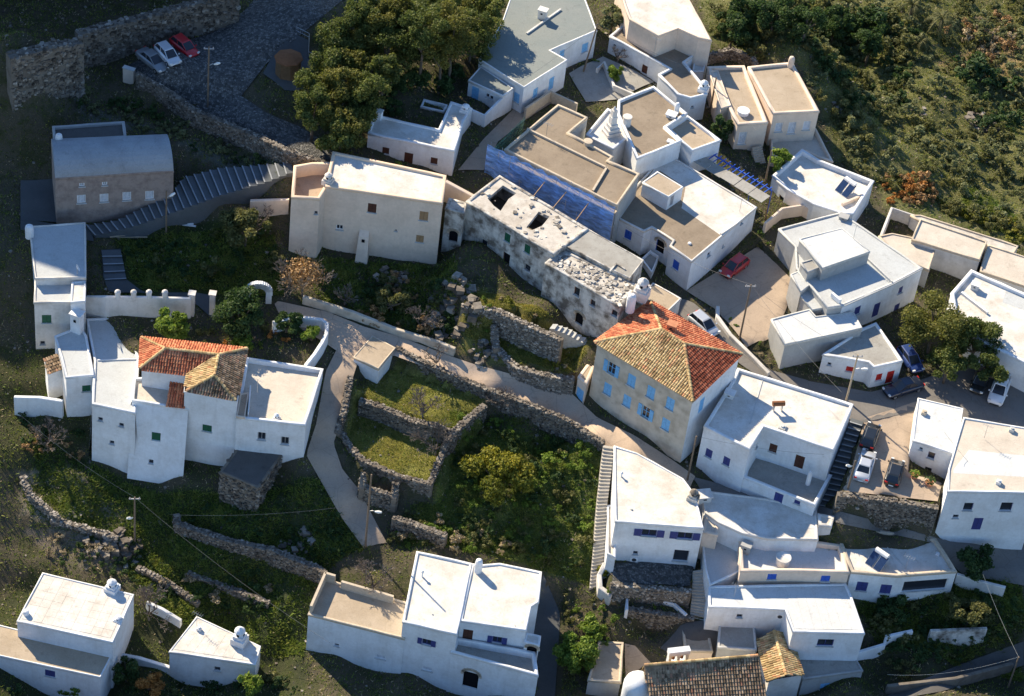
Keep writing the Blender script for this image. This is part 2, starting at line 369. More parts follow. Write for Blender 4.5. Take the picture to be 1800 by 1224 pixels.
# ------------------------------------------------------------------ builders
class Vol: pass
def dashed(poly, step=1.6):
    """split every edge into the same number of bits for ring building -> list of (edge, t)"""
    out = []
    n = len(poly)
    for i in range(n):
        L = (Vector(poly[(i+1) % n][:2])-Vector(poly[i][:2])).length
        k = max(1, int(L/step))
        out += [(i, j/k) for j in range(k)]
    return out
def at(poly, i, t):
    a = poly[i]; b = poly[(i+1) % len(poly)]
    return (a[0]+(b[0]-a[0])*t, a[1]+(b[1]-a[1])*t)
class House:
    def __init__(s, name, label, px, h=0.0, cat='house', group=None, root=None):
        s.vols = []
        s.root = root or thing(name, label, cat, T(*px), group)
    def vol(s, pxs, h=None, z=None, ref=None, par=.25, parw=.28, wm='white', rm='r_white', cm=None, wins=(), base=None, bat=0, holes=(), lip=.05, skin=None):
        v = Vol()
        if z is None:
            k = ref if ref is not None else max(range(len(pxs)), key=lambda i: pxs[i][1])
            z = T(pxs[k][0], pxs[k][1], h).z
        v.z = z; v.zr = z-par
        poly = [P(a, b, z) for a, b in pxs]; poly = [(p.x, p.y) for p in poly]
        if area2(poly) < 0: poly.reverse()
        v.poly = poly
        zb = (min(th(*p) for p in poly)-1.0) if base is None else base
        v.zb = zb
        n = len(poly); wl = {i: [] for i in range(n)}
        low = inset(poly, -bat) if bat else poly
        for wi in wins:
            px, py, ww, hh, kind = wi[:5]; col = wi[5] if len(wi) > 5 else None
            d = ray(px, py); best = None
            for i in range(n):
                a = Vector((*poly[i], 0)); e = Vector((*poly[(i+1) % n], 0))-a; L = e.length; e.normalize()
                nn = Vector((e.y, -e.x, 0))
                if d.dot(nn) >= -1e-3: continue
                t = (a-CAM).dot(nn)/d.dot(nn); q = CAM+d*t; u = (q-a).dot(e)
                if -.3 < u < L+.3 and zb < q.z < z+.6 and (best is None or t < best[0]): best = (t, i, u, q.z, L)
            if best is None:
                print('WIN MISS', s.root.name, px, py); continue
            _, i, u, zz, L = best
            ww = min(ww, L-.3)
            u = min(max(u, ww/2+.12), L-ww/2-.12); zz = min(zz, z-hh/2-.12)
            if any(abs(u-o[0]) < (ww+o[2])/2+.06 and abs(zz-o[1]) < (hh+o[3])/2+.06 for o in wl[i]):
                print('WIN OVER', s.root.name, px, py); continue
            wl[i].append((u, zz, ww, hh, kind, col))
        wb = MB(); zt = z-.03; wmain = wb; wskin = MB(); ske = None
        if skin:
            d = ray(*skin[:2]); bt = None
            for i in range(n):
                a = Vector((*poly[i], 0)); e = Vector((*poly[(i+1) % n], 0))-a; L = e.length; e.normalize(); nn = Vector((e.y, -e.x, 0))
                if d.dot(nn) >= -1e-3: continue
                t = (a-CAM).dot(nn)/d.dot(nn); u = (CAM+d*t-a).dot(e)
                if 0 < u < L and (bt is None or t < bt): bt = t; ske = i
        for i in range(n):
            a = Vector((*poly[i], 0)); e = Vector((*poly[(i+1) % n], 0))-a; L = e.length; e.normalize(); nn = Vector((e.y, -e.x, 0))
            wb = wskin if i == ske else wmain
            us = sorted(set([0, L]+[q for o in wl[i] for q in (o[0]-o[2]/2, o[0]+o[2]/2)]))
            vs = sorted(set([zb, zt]+[q for o in wl[i] for q in (o[1]-o[3]/2, o[1]+o[3]/2)]))
            def pt(u, vv, dep=0.0):
                q = a+e*u-nn*dep
                if bat: q = q+nn*(bat*(zt-vv)/(zt-zb))
                return (q.x, q.y, vv)
            for ui in range(len(us)-1):
                for vi in range(len(vs)-1):
                    cu = (us[ui]+us[ui+1])/2; cv = (vs[vi]+vs[vi+1])/2
                    if any(abs(cu-o[0]) < o[2]/2 and abs(cv-o[1]) < o[3]/2 for o in wl[i]): continue
                    wb.quad(pt(us[ui], vs[vi]), pt(us[ui+1], vs[vi]), pt(us[ui+1], vs[vi+1]), pt(us[ui], vs[vi+1]))
            D = .20
            for (u, zz, ww, hh, kind, col) in wl[i]:
                c = [(u-ww/2, zz-hh/2), (u+ww/2, zz-hh/2), (u+ww/2, zz+hh/2), (u-ww/2, zz+hh/2)]
                for k in range(4):
                    p, q = c[k], c[(k+1) % 4]
                    wb.quad(pt(*p), pt(*p, D), pt(*q, D), pt(*q))
        v.wall = wmain.build('wall', wm, s.root)
        if ske is not None: wskin.build('side_wall', skin[2], s.root)
        for i in range(n):
            a = Vector((*poly[i], 0)); e = Vector((*poly[(i+1) % n], 0))-a; L = e.length; e.normalize(); nn = Vector((e.y, -e.x, 0))
            for o in wl[i]: s.opening(a+(nn*(bat*(zt-o[1])/(zt-zb)) if bat else Vector((0, 0, 0))), e, nn, *o)
        # roof sheet and coping
        cm = cm or wm
        if par > 0:
            ds = dashed(poly); po = inset(poly, -lip); pi = inset(poly, parw); m = len(ds); V = []
            for (i, t) in ds:
                jz = random.uniform(-.025, .025); jo = random.uniform(-.025, .025)
                A = at(po, i, t); B = at(pi, i, t)
                ax, ay = A[0]+jo, A[1]+jo*.5
                V += [(ax, ay, z-.28), (ax, ay, z-.05+jz), (ax*.9+B[0]*.1, ay*.9+B[1]*.1, z+jz), (B[0]*.92+A[0]*.08, B[1]*.92+A[1]*.08, z+jz-.005), (B[0], B[1], z-.06+jz), (B[0], B[1], v.zr-.05), (poly[i][0]+(poly[(i+1) % n][0]-poly[i][0])*t, poly[i][1]+(poly[(i+1) % n][1]-poly[i][1])*t, z-.30)]
            F = []
            for k in range(m):
                l = (k+1) % m
                for q in range(5): F.append((k*7+q, k*7+q+1, l*7+q+1, l*7+q)[::-1])
                F.append((k*7+6, k*7, l*7, l*7+6)[::-1])
            v.cope = kid(mk('parapet', V, F, cm, None, True), s.root)
            rp = inset(poly, parw*.6)
        else:
            po = inset(poly, -.06); mb = MB(); mb.prism(po, z-.16, z)
            v.cope = mb.build('roof_slab', cm, s.root); rp = inset(poly, .0); v.zr = z+.006
        v.rp = rp
        loops = [[Vector((x, y, v.zr)) for x, y in rp]]
        for hpx in holes: loops.append([P(a_, b_, v.zr) for a_, b_ in hpx])
        if holes:
            tri = tessellate_polygon(loops); VV = [q for l in loops for q in l]
            v.roof = mk('roof', VV, [tuple(f) for f in tri], rm)
            for l in loops[1:]:
                mb = MB()
                for k in range(len(l)):
                    a_, b_ = l[k], l[(k+1) % len(l)]; dn = Vector((0, 0, -.4))
                    mb.quad(a_, b_, b_+dn, a_+dn)
                mb.build('broken_edge', 'ruin', s.root)
            mb = MB(); mb.add([(x, y, v.zr-2.6) for x, y in rp], [tuple(range(len(rp)))]); mb.build('floor', 'mortar', s.root)
        else:
            v.roof = mk('roof', loops[0], [tuple(range(len(rp)))], rm)
        kid(v.roof, s.root)
        s.vols.append(v)
        return v
    def opening(s, a, e, nn, u, zz, ww, hh, kind, col):
        c = a+e*u; c.z = zz; up = Vector((0, 0, 1)); fr = MB()
        def bar(du, dz, w_, h_, dep, th_=.05): fr.box(c+e*du+up*dz-nn*dep, e*w_/2, nn*th_/2, up*h_/2)
        isdoor = kind.startswith('d')
        nm = 'door' if isdoor else 'window'
        fm = col or 'white_paint'
        if kind in ('w', 'ws', 'ww'):         # glazed window
            for (du, dz, w_, h_) in ((0, hh/2-.04, ww, .08), (0, -hh/2+.04, ww, .08), (ww/2-.04, 0, .08, hh-.16), (-ww/2+.04, 0, .08, hh-.16), (0, 0, .06, hh-.16)): bar(du, dz, w_, h_, .13)
            if hh > 1.1: bar(0, .1, ww-.16, .05, .128)
            f = fr.build(nm, 'white_paint' if kind == 'ww' else fm, s.root)
            g = MB(); g.box(c-nn*.17, e*ww/2, nn*.01, up*hh/2); kid(g.build('pane', 'glass'), f)
            if kind == 'ws':
                for sg in (-1, 1):
                    sh = MB(); cc = c+e*sg*(ww*.75)+nn*.05; sh.box(cc, e*ww*.24, nn*.025, up*hh/2)
                    for k in range(int(hh/.16)): sh.box(cc+nn*.03+up*(-hh/2+.12+k*.16), e*ww*.19, nn*.012, up*.05)
                    kid(sh.build('shutter', col or 'blue_light'), f)
        elif kind in ('s', 'd'):              # closed shutters / planked door, two leaves
            for sg in (-1, 1):
                fr.box(c+e*sg*ww*.25-nn*.06, e*(ww*.25-.012), nn*.03, up*(hh/2-.01))
                for k in range(int(hh/.2)): fr.box(c+e*sg*ww*.25-nn*.028+up*(-hh/2+.14+k*.2), e*(ww*.19), nn*.012, up*.06)
            f = fr.build(nm, fm, s.root)
            g = MB(); g.box(c-nn*.15, e*ww/2, nn*.01, up*hh/2); kid(g.build('lining', 'dark'), f)
        elif kind == 'b':                     # blind behind a frame
            for (du, dz, w_, h_) in ((0, hh/2-.04, ww, .08), (0, -hh/2+.04, ww, .08), (ww/2-.04, 0, .08, hh-.16), (-ww/2+.04, 0, .08, hh-.16)): bar(du, dz, w_, h_, .10)
            f = fr.build(nm, fm, s.root)
            g = MB()
            for k in range(max(3, int(ww/.14))): g.box(c-nn*(.15+.012*(k % 2))+e*(-ww/2+ww*(k+.5)/max(3, int(ww/.14))), e*.065, nn*.008, up*hh/2)
            kid(g.build('curtain', 'blind'), f)
        else:                                 # 'o' dark opening, frame only; 'a' arched
            for (du, dz, w_, h_) in ((0, hh/2-.03, ww, .06), (ww/2-.03, 0, .06, hh-.06), (-ww/2+.03, 0, .06, hh-.06)): bar(du, dz, w_, h_, .14)
            f = fr.build(nm, col or 'greywood', s.root)
            g = MB(); g.box(c-nn*.19, e*ww/2, nn*.008, up*hh/2); kid(g.build('pane' if kind != 'do' else 'leaf', 'glass' if kind == 'o' else 'dark'), f)
        if kind in ('a', 'da'):               # arch surround standing proud of the wall
            g = MB()
            for k in range(9):
                t = math.pi*(k+.5)/9; q = c+e*math.cos(t)*(ww/2+.12)+up*(hh/2-.25+math.sin(t)*(ww/2+.1)*.8)+nn*.04
                r_ = e*math.cos(t)+up*math.sin(t); tt = -e*math.sin(t)+up*math.cos(t)
                g.box(q, r_*.13, tt*(ww*.2), nn*.06)
            kid(g.build('arch', 'cope_tan'), f)
        if not isdoor and kind != 'n':
            g = MB(); g.box(c+nn*.03-up*(hh/2+.045), e*(ww/2+.08), nn*.10, up*.04); kid(g.build('sill', 'cope_grey'), f)
        return f
    def chimney(s, px, py, z, style='bulb', h=1.6, w=.7, mat='white', rz=None):
        q = P(px, py, z); mb = MB(); q.z = z-.15
        rz = rz if rz is not None else -.3
        if style == 'bulb':
            mb.abox(q+Vector((0, 0, h*.2)), w*1.35, w*1.35, h*.5, rz); mb.abox(q+Vector((0, 0, h*.52)), w*1.05, w*1.05, h*.2, rz)
            mb.lathe(q+Vector((0, 0, h*.6)), [(w*.42, 0), (w*.44, h*.2), (w*.55, h*.24), (w*.52, h*.3), (w*.38, h*.38), (w*.16, h*.46), (w*.05, h*.5)], 12)
        elif style == 'box':
            mb.abox(q+Vector((0, 0, h/2)), w, w*.8, h, rz); mb.abox(q+Vector((0, 0, h+.05)), w*1.2, w, .1, rz)
        elif style == 'stepped':
            k = 0
            for (ww, hh) in ((2.0, .55), (1.65, .45), (1.2, .5), (.85, 1.0), (.7, .9)):
                mb.abox(q+Vector((0, 0, k+hh/2)), w*ww, w*ww*.85, hh, rz)
                mb.abox(q+Vector((0, 0, k+hh+.02)), w*ww*1.06, w*ww*.9, .06, rz); k += hh
            mb.lathe(q+Vector((0, 0, k)), [(w*.24, 0), (w*.2, .3), (w*.05, .5)], 8)
        elif style == 'cyl':
            mb.lathe(q, [(w*.5, 0), (w*.47, h), (w*.55, h+.02), (w*.55, h+.14), (w*.3, h+.16)], 14)
        elif style == 'round':
            mb.lathe(q, [(w*.5, 0), (w*.5, h*.75), (w*.42, h*.92), (w*.22, h)], 12)
        elif style == 'pipe':
            mb.lathe(q, [(.09, 0), (.09, h), (.16, h+.01), (.16, h+.08), (.02, h+.22)], 8)
        elif style == 'stub':
            mb.abox(q+Vector((0, 0, h/2)), w, w, h, rz); mb.lathe(q+Vector((0, 0, h)), [(w*.3, 0), (w*.3, .12)], 8)
        o = mb.build('chimney', mat, s.root, style in ())
        if style in ('bulb', 'box'):
            g = MB()
            for a in range(4):
                d = Vector((math.cos(rz+a*math.pi/2), math.sin(rz+a*math.pi/2), 0))
                g.box(q+Vector((0, 0, h*.72))+d*(w*.45), d*.02+Vector((0, 0, 0)), d.cross(Vector((0, 0, 1)))*w*.12, Vector((0, 0, h*.06)))
            kid(g.build('smoke_hole', 'dark'), o)
        return o
    def sheet(s, pxs, z, mat, name='roof_patch'):
        return kid(mk(name, [P(a, b, z) for a, b in pxs], [tuple(range(len(pxs)))], mat), s.root)
    def panels(s, q, nu, nv, z, mat='r_white', gap=.03, name='roof_panel'):
        A, B, C, D = [P(a, b, z) for a, b in q]
        def bl(u, v): return A.lerp(B, u).lerp(D.lerp(C, u), v)
        for i in range(nu):
            for j in range(nv):
                c = [bl(i/nu, j/nv), bl((i+1)/nu, j/nv), bl((i+1)/nu, (j+1)/nv), bl(i/nu, (j+1)/nv)]; m = sum(c, Vector())/4
                c = [m+(p-m)*(1-gap/max(.1, (p-m).length)) for p in c]; c = [(p.x, p.y) for p in c]
                if area2(c) < 0: c.reverse()
                mb = MB(); mb.prism(c, z-.02, z+.02+random.uniform(0, .012)); mb.build(name, mat, s.root)
    def kerb(s, pts, z, h=.25, w=.22, mat='white', name='roof_kerb'):
        mb = MB(); q = [P(a, b, z) for a, b in pts]
        for i in range(len(q)-1):
            a, b = q[i], q[i+1]; d = (b-a); L = d.length
            if L < .05: continue
            d.normalize(); nn = Vector((-d.y, d.x, 0))
            mb.box((a+b)/2+Vector((0, 0, h/2-.02)), d*(L/2+.04), nn*w/2, Vector((0, 0, h/2+.02)))
        return mb.build(name, mat, s.root)
# ---- tiles
def tile_face(mb, poly, down, sp=.27, rl=.38, lo=.0, hi=1.0):
    """fill a planar 3d polygon with overlapping barrel tiles running along 'down'"""
    p0 = poly[0]; nn = (poly[1]-poly[0]).cross(poly[2]-poly[0]).normalized()
    if nn.z < 0: nn = -nn
    dn = (down-nn*down.dot(nn)).normalized(); ac = dn.cross(nn).normalized()
    Q = [((q-p0).dot(ac), (q-p0).dot(dn)) for q in poly]
    us = [q[0] for q in Q]; vs = [q[1] for q in Q]
    nu = int((max(us)-min(us))/sp)+2; nv = int((max(vs)-min(vs))/rl)+2
    UU, VV = np.meshgrid(min(us)+(np.arange(nu)+.5)*sp, max(vs)-(np.arange(nv)+.35)*rl)
    ok = inpoly(UU, VV, Q)
    for u, v in zip(UU[ok], VV[ok]):
        c = p0+ac*float(u)+dn*float(v)
        mb.cr = lo+(hi-lo)*random.random(); V = []
        ju = random.uniform(-.025, .025); sk = random.uniform(-.03, .03)
        for (dv, rr, lift) in ((-.23, .105, .0), (.21, .132, .03)):
            for k in range(5):
                t = math.pi*k/4
                V.append(c+dn*dv+ac*(math.cos(t)*rr+ju+sk*dv)+nn*(math.sin(t)*rr*.85+lift+.02))
        V += [c+dn*.22+nn*.02]
        mb.add(V, [(k, k+1, 6+k, 5+k) for k in range(4)]+[(5, 6, 7, 8, 9, 10)])
def ridge_caps(mb, a, b):
    d = b-a; L = d.length; d.normalize(); n = max(1, int(L/.4)); s = d.cross(Vector((0, 0, 1))).normalized()
    for i in range(n):
        mb.cr = random.random(); V = []; c = a+d*(L*(i+.5)/n)
        for (dv, rr) in ((-.22, .15), (.22, .18)):
            for k in range(5):
                t = math.pi*k/4; V.append(c+d*dv+s*math.cos(t)*rr+Vector((0, 0, math.sin(t)*rr+.03)))
        mb.add(V, [(k, k+1, 6+k, 5+k) for k in range(4)])
def tiled_roof(root, faces, mats, caps, capmat='tile_old', under='tile_dark', sp=.27):
    """faces: list of (poly3d, materialname); one roof part, its tiles one stuff part per material"""
    mb = MB()
    for poly, _ in faces: mb.add([q-Vector((0, 0, .03)) for q in poly], [tuple(range(len(poly)))])
    ro = mb.build('roof', under, root)
    by = {}
    for poly, m in faces:
        n_ = (poly[1]-poly[0]).cross(poly[2]-poly[0]).normalized()
        if n_.z < 0: n_ = -n_
        dn = Vector((n_.x, n_.y, -(n_.x**2+n_.y**2)/max(n_.z, .05)))
        tile_face(by.setdefault(m, MB()), poly, dn, sp)
    for m, b in by.items():
        o = b.build('tiles', m); kid(o, ro); o['kind'] = 'stuff'
    cb = MB()
    for a, b in caps: ridge_caps(cb, a, b)
    o = cb.build('ridge_tiles', capmat); kid(o, ro); o['kind'] = 'stuff'
    return ro
# ---- rubble walls: core + individual stones joined
def blob_stone(mb, c, s, fl=1.0):
    V = []; a = random.uniform(0, 6.28); ca, sa = math.cos(a), math.sin(a)
    for k in (-1, 1):
        for j in (-1, 1):
            for i in (-1, 1):
                f = random.uniform(.62, 1.0); x, y, z = i*s*.5*f, j*s*.5*random.uniform(.6, 1), k*s*.5*fl*random.uniform(.6, 1)
                V.append((c[0]+x*ca-y*sa, c[1]+x*sa+y*ca, c[2]+z))
    mb.cr = random.random()
    mb.add(V, [(0, 2, 3, 1), (4, 5, 7, 6), (0, 1, 5, 4), (2, 6, 7, 3), (0, 4, 6, 2), (1, 3, 7, 5)])
def stones_on(mb, a, b, z0a, z0b, z1a, z1b, nn, size=.34, dens=1.0):
    L = (b-a).length; H = max(z1a-z0a, z1b-z0b)
    for _ in range(int(L*H/(size*size)*1.15*dens)):
        t = random.random(); q = a+(b-a)*t; lo = z0a+(z0b-z0a)*t; hi = z1a+(z1b-z1a)*t
        z = lo+(hi-lo)*random.random()
        blob_stone(mb, (q.x-nn.x*.03, q.y-nn.y*.03, z), size*random.uniform(.6, 1.6), .7)
def rubble_wall(label, pts, h, th_=.5, mat='stone', core='mortar', size=.22, name='stone_wall', cat='wall', group=None, root=None, drop=.6, cope=True, zz=None, closed=False):
    """pts: pixels of the wall's top edge; h: height over the ground below (number or per point)"""
    hs = h if isinstance(h, (list, tuple)) else [h]*len(pts)
    Q = [T(p[0], p[1], hh) for p, hh in zip(pts, hs)] if zz is None else [P(p[0], p[1], z_) for p, z_ in zip(pts, zz)]
    if closed: Q.append(Q[0].copy())
    if root is None:
        g = Q[len(Q)//2].copy(); g.z = th(g.x, g.y); root = thing(name, label, cat, g, group)
    cm = MB(); sm = MB()
    for i in range(len(Q)-1):
        a, b = Q[i], Q[i+1]; d = Vector((b.x-a.x, b.y-a.y, 0)); L = d.length
        if L < .1: continue
        d.normalize(); nn = Vector((d.y, -d.x, 0))
        if nn.dot(CAM-a) < 0: nn = -nn
        za = min(th(a.x, a.y), th(a.x+nn.x, a.y+nn.y))-drop; zb = min(th(b.x, b.y), th(b.x+nn.x, b.y+nn.y))-drop
        for (o1) in (0,):
            A = a-d*.1; B = b+d*.1; V = []
            for (q, z0) in ((A, za), (B, zb)):
                for k in (-th_, 0):
                    V += [(q.x+nn.x*k, q.y+nn.y*k, z0), (q.x+nn.x*k, q.y+nn.y*k, q.z)]
            cm.add(V, [(0, 1, 3, 2), (4, 6, 7, 5), (2, 3, 7, 6), (0, 4, 5, 1), (1, 5, 7, 3)])
        stones_on(sm, a, b, za+drop*.6, zb+drop*.6, a.z, b.z, nn, size)
        ga = th(a.x-nn.x*1.2, a.y-nn.y*1.2); gb = th(b.x-nn.x*1.2, b.y-nn.y*1.2)
        if a.z-ga > .3 or b.z-gb > .3: stones_on(sm, a-nn*th_, b-nn*th_, min(ga, a.z-.1), min(gb, b.z-.1), a.z, b.z, -nn, size, .7)
        if cope:
            for k in range(int(L*2/size*1.3)):
                t = random.random(); q = a+(b-a)*t-nn*random.random()*th_
                blob_stone(sm, (q.x, q.y, q.z+.02), size*random.uniform(.7, 1.3), .6)
    cm.build('core', core, root)
    o = sm.build('stones', mat, root); o['kind'] = 'stuff'
    return root
def plain_wall(label, pts, h, th_=.35, mat='white', name='garden_wall', cat='wall', zz=None, group=None, drop=.8, root=None, part='wall'):
    hs = h if isinstance(h, (list, tuple)) else [h]*len(pts)
    Q = [T(p[0], p[1], hh) for p, hh in zip(pts, hs)] if zz is None else [P(p[0], p[1], z_) for p, z_ in zip(pts, zz)]
    mb = MB(); V = []; n = len(Q); prev = None
    for i, q in enumerate(Q):
        d = Q[min(i+1, n-1)]-Q[max(i-1, 0)]; d.z = 0; d.normalize(); nn = Vector((d.y, -d.x, 0))
        z0 = th(q.x, q.y)-drop
        for (k, z) in ((-1, z0), (-1, q.z-.06), (-.7, q.z), (.7, q.z), (1, q.z-.06), (1, z0)):
            V.append((q.x+nn.x*k*th_/2, q.y+nn.y*k*th_/2, z))
    F = []
    for i in range(n-1):
        for k in range(5): F.append((i*6+k, (i+1)*6+k, (i+1)*6+k+1, i*6+k+1))
    F += [(0, 1, 2, 3, 4, 5), tuple((n-1)*6+k for k in range(6))[::-1]]
    mb.add(V, F)
    if root is not None: return mb.build(part, mat, root)
    o = mb.build(name, mat); return tag(o, label, cat, group)
def strip(name, L, Rr, mat, off=.05, step=.7):
    """draped strip between two pixel polylines on the terrain"""
    def res(pl, n):
        Q = [Vector((q[0], q[1])) for q in pl]; ds = [0]
        for i in range(len(Q)-1): ds.append(ds[-1]+(Q[i+1]-Q[i]).length)
        out = []
        for k in range(n+1):
            s_ = ds[-1]*k/n; j = max(i for i in range(len(ds)-1) if ds[i] <= s_+1e-6); f = (s_-ds[j])/max(ds[j+1]-ds[j], 1e-6)
            out.append(Q[j].lerp(Q[j+1], f))
        return out
    tot = sum((Vector(L[i+1])-Vector(L[i])).length for i in range(len(L)-1))
    n = max(3, int(tot/17/step)); A = res(L, n); B = res(Rr, n); V = []; F = []
    A = [T(*a) for a in A]; B = [T(*b) for b in B]
    wd = max((a-b).length for a, b in zip(A, B)); m = max(2, int(wd/step))
    for i in range(n+1):
        for k in range(m+1):
            q = A[i].lerp(B[i], k/m); V.append((q.x, q.y, th(q.x, q.y)+off))
    for i in range(n):
        for k in range(m): a = i*(m+1)+k; F.append((a, a+1, a+m+2, a+m+1))
    o = mk(name, V, F, mat, None, True)
    bm = bmesh.new(); bm.from_mesh(o.data); bmesh.ops.recalc_face_normals(bm, faces=bm.faces)
    if sum(f.normal.z for f in bm.faces) < 0: bmesh.ops.reverse_faces(bm, faces=bm.faces)
    bm.to_mesh(o.data); bm.free()
    o['kind'] = 'structure'
    RMASK[inpoly(GXX, GYY, [(p.x, p.y) for p in A]+[(p.x, p.y) for p in B[::-1]])] = True
    return o
def patch(name, pxs, mat, off=.05, kind='structure', step=.6):
    """draped polygon"""
    poly = regT(pxs); RMASK[inpoly(GXX, GYY, poly)] = True; x0 = min(p.x for p in poly); x1 = max(p.x for p in poly); y0 = min(p.y for p in poly); y1 = max(p.y for p in poly)
    nx = int((x1-x0)/step)+2; ny = int((y1-y0)/step)+2
    bm = bmesh.new()
    f0 = bm.faces.new([bm.verts.new((p.x, p.y, 0)) for p in poly])
    for i in range(1, nx):
        g = bm.verts[:]+bm.edges[:]+bm.faces[:]
        bmesh.ops.bisect_plane(bm, geom=g, plane_co=(x0+i*step, 0, 0), plane_no=(1, 0, 0))
    for j in range(1, ny):
        g = bm.verts[:]+bm.edges[:]+bm.faces[:]
        bmesh.ops.bisect_plane(bm, geom=g, plane_co=(0, y0+j*step, 0), plane_no=(0, 1, 0))
    for v in bm.verts: v.co.z = th(v.co.x, v.co.y)+off
    bmesh.ops.recalc_face_normals(bm, faces=bm.faces)
    if sum(f.normal.z for f in bm.faces) < 0: bmesh.ops.reverse_faces(bm, faces=bm.faces)
    me = bpy.data.meshes.new(name); bm.to_mesh(me); bm.free(); me.materials.append(M[mat])
    me.polygons.foreach_set('use_smooth', [True]*len(me.polygons))
    o = link(bpy.data.objects.new(name, me)); o['kind'] = kind
    return o
def stairs(name, label, U, L, n, za, zb, mat='step', cat='stairs', slab=.0, drop=1.2):
    """n steps between two pixel polylines U and L (same direction), from height za to zb"""
    def res(pl, zs):
        Q = [P(p[0], p[1], z) for p, z in zip(pl, zs)]; return Q
    def par(pl):
        d = [0]
        for i in range(len(pl)-1): d.append(d[-1]+math.dist(pl[i], pl[i+1]))
        return [x/d[-1] for x in d]
    def pts(pl):
        pr = par(pl); Q = [P(p[0], p[1], za+(zb-za)*t) for p, t in zip(pl, pr)]; out = []
        for k in range(n+1):
            t = k/n; j = max(i for i in range(len(pr)-1) if pr[i] <= t+1e-9); f = (t-pr[j])/(pr[j+1]-pr[j]); out.append(Q[j].lerp(Q[j+1], f))
        return out
    A, B = pts(U), pts(L); c = (A[n//2]+B[n//2])/2; c.z = th(c.x, c.y)
    root = thing(name, label, cat, c)
    for k in range(n):
        z = za+(zb-za)*(k+(0 if zb < za else 1))/n
        q = [A[k], A[k+1], B[k+1], B[k]]; q = [(p.x, p.y) for p in q]
        if area2(q) < 0: q.reverse()
        mb = MB(); mb.prism(q, min(z-.5, min(th(*p) for p in q)-.1), z+.02+random.uniform(-.01, .01))
        st = mb.build('step', mat, root)
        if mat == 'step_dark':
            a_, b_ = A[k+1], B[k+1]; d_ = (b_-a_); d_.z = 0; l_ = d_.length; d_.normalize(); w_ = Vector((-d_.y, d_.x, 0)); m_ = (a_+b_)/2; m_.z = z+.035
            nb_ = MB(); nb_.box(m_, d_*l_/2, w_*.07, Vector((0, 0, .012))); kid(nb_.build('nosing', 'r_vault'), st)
    return root
# ------------------------------------------------------------------ roads, lanes, yards
strip('road', [(480, 528), (576, 549), (640, 575), (700, 592), (790, 626), (830, 640), (920, 664), (1000, 688), (1050, 735), (1115, 766), (1180, 808), (1222, 838)],
      [(495, 560), (566, 600), (625, 640), (690, 625), (760, 650), (800, 668), (880, 700), (930, 715), (1000, 745), (1062, 786), (1130, 800), (1210, 865)], 'road')
strip('lane', [(600, 598), (572, 655), (556, 745), (538, 800), (566, 850), (600, 910), (640, 965)], [(628, 640), (617, 675), (602, 735), (586, 780), (602, 826), (630, 860), (680, 955)], 'yard', .045)
strip('upper_road', [(1150, 515), (1215, 530), (1290, 590), (1350, 650), (1430, 672), (1530, 690), (1620, 668), (1700, 640), (1800, 660)],
      [(1130, 560), (1240, 580), (1300, 640), (1350, 674), (1450, 704), (1505, 746), (1606, 724), (1690, 735), (1800, 760)], 'asphalt')
strip('lower_lane', [(1215, 838), (1330, 868), (1440, 890), (1560, 922), (1660, 950), (1720, 945), (1800, 960)], [(1235, 870), (1330, 888), (1440, 910), (1480, 922), (1640, 955), (1690, 1010), (1800, 1030)], 'asphalt')
strip('cobbled_road', [(215, 120), (300, 80), (370, 60), (430, 20), (470, -30)], [(260, 150), (330, 185), (420, 175), (470, 110), (640, -30)], 'cobble', .05)
strip('cobbled_lane', [(395, 150), (470, 200), (530, 225), (600, 268)], [(335, 192), (420, 226), (500, 262), (580, 290)], 'cobble', .06)
strip('garden_path', [(178, 440), (182, 490), (192, 515), (345, 515), (372, 520)], [(212, 438), (220, 490), (250, 513), (345, 535), (372, 560)], 'lane_grey', .05)
strip('church_lane', [(36, 385), (100, 395), (160, 402)], [(36, 405), (100, 415), (165, 425)], 'lane_grey', .05)
strip('alley', [(805, 300), (850, 245), (905, 190), (960, 160)], [(850, 300), (875, 250), (925, 210), (985, 172)], 'yard', .05)
strip('south_lane', [(1580, 1212), (1690, 1168), (1800, 1128)], [(1520, 1240), (1660, 1215), (1800, 1170)], 'r_dark', .05)
strip('foot_lane', [(955, 1010), (985, 1080), (975, 1230)], [(935, 1100), (948, 1180), (940, 1240)], 'lane_grey', .045)
# flat terraces cut into the slope
pad([(626, 660), (665, 660), (700, 618), (858, 684), (848, 735), (800, 768), (628, 712)], -0.9)
pad([(612, 735), (632, 722), (795, 785), (775, 860), (700, 846), (626, 816), (604, 785)], -2.7)
pad([(1520, 733), (1610, 705), (1596, 830), (1665, 850), (1650, 892), (1474, 872), (1500, 800)], 1.35)
pad([(1494, 742), (1519, 745), (1498, 800), (1468, 890), (1432, 892), (1470, 800)], -2.6)
pad([(1200, 508), (1335, 430), (1395, 500), (1365, 595), (1310, 610), (1255, 545)], 3.0)
pad([(1098, 1045), (1215, 1068), (1217, 1088), (1104, 1072)], -7.5)
pad([(1076, 985), (1226, 980), (1216, 1034), (1070, 1032)], -5.6)
pad([(812, 490), (868, 500), (945, 560), (985, 596), (930, 575), (870, 548), (812, 540)], 4.6)
pad([(866, 584), (905, 584), (990, 612), (1018, 640), (1006, 666), (952, 660), (905, 645), (868, 612)], 1.5)
GZ += NOI*0.4*(~RMASK)
patch('parking_yard', [(1520, 736), (1612, 706), (1596, 830), (1655, 850), (1648, 882), (1480, 866), (1503, 802)], 'yard', .06)
patch('upper_yard', [(1206, 512), (1332, 434), (1398, 500), (1362, 596), (1312, 612), (1258, 545)], 'yard', .06)
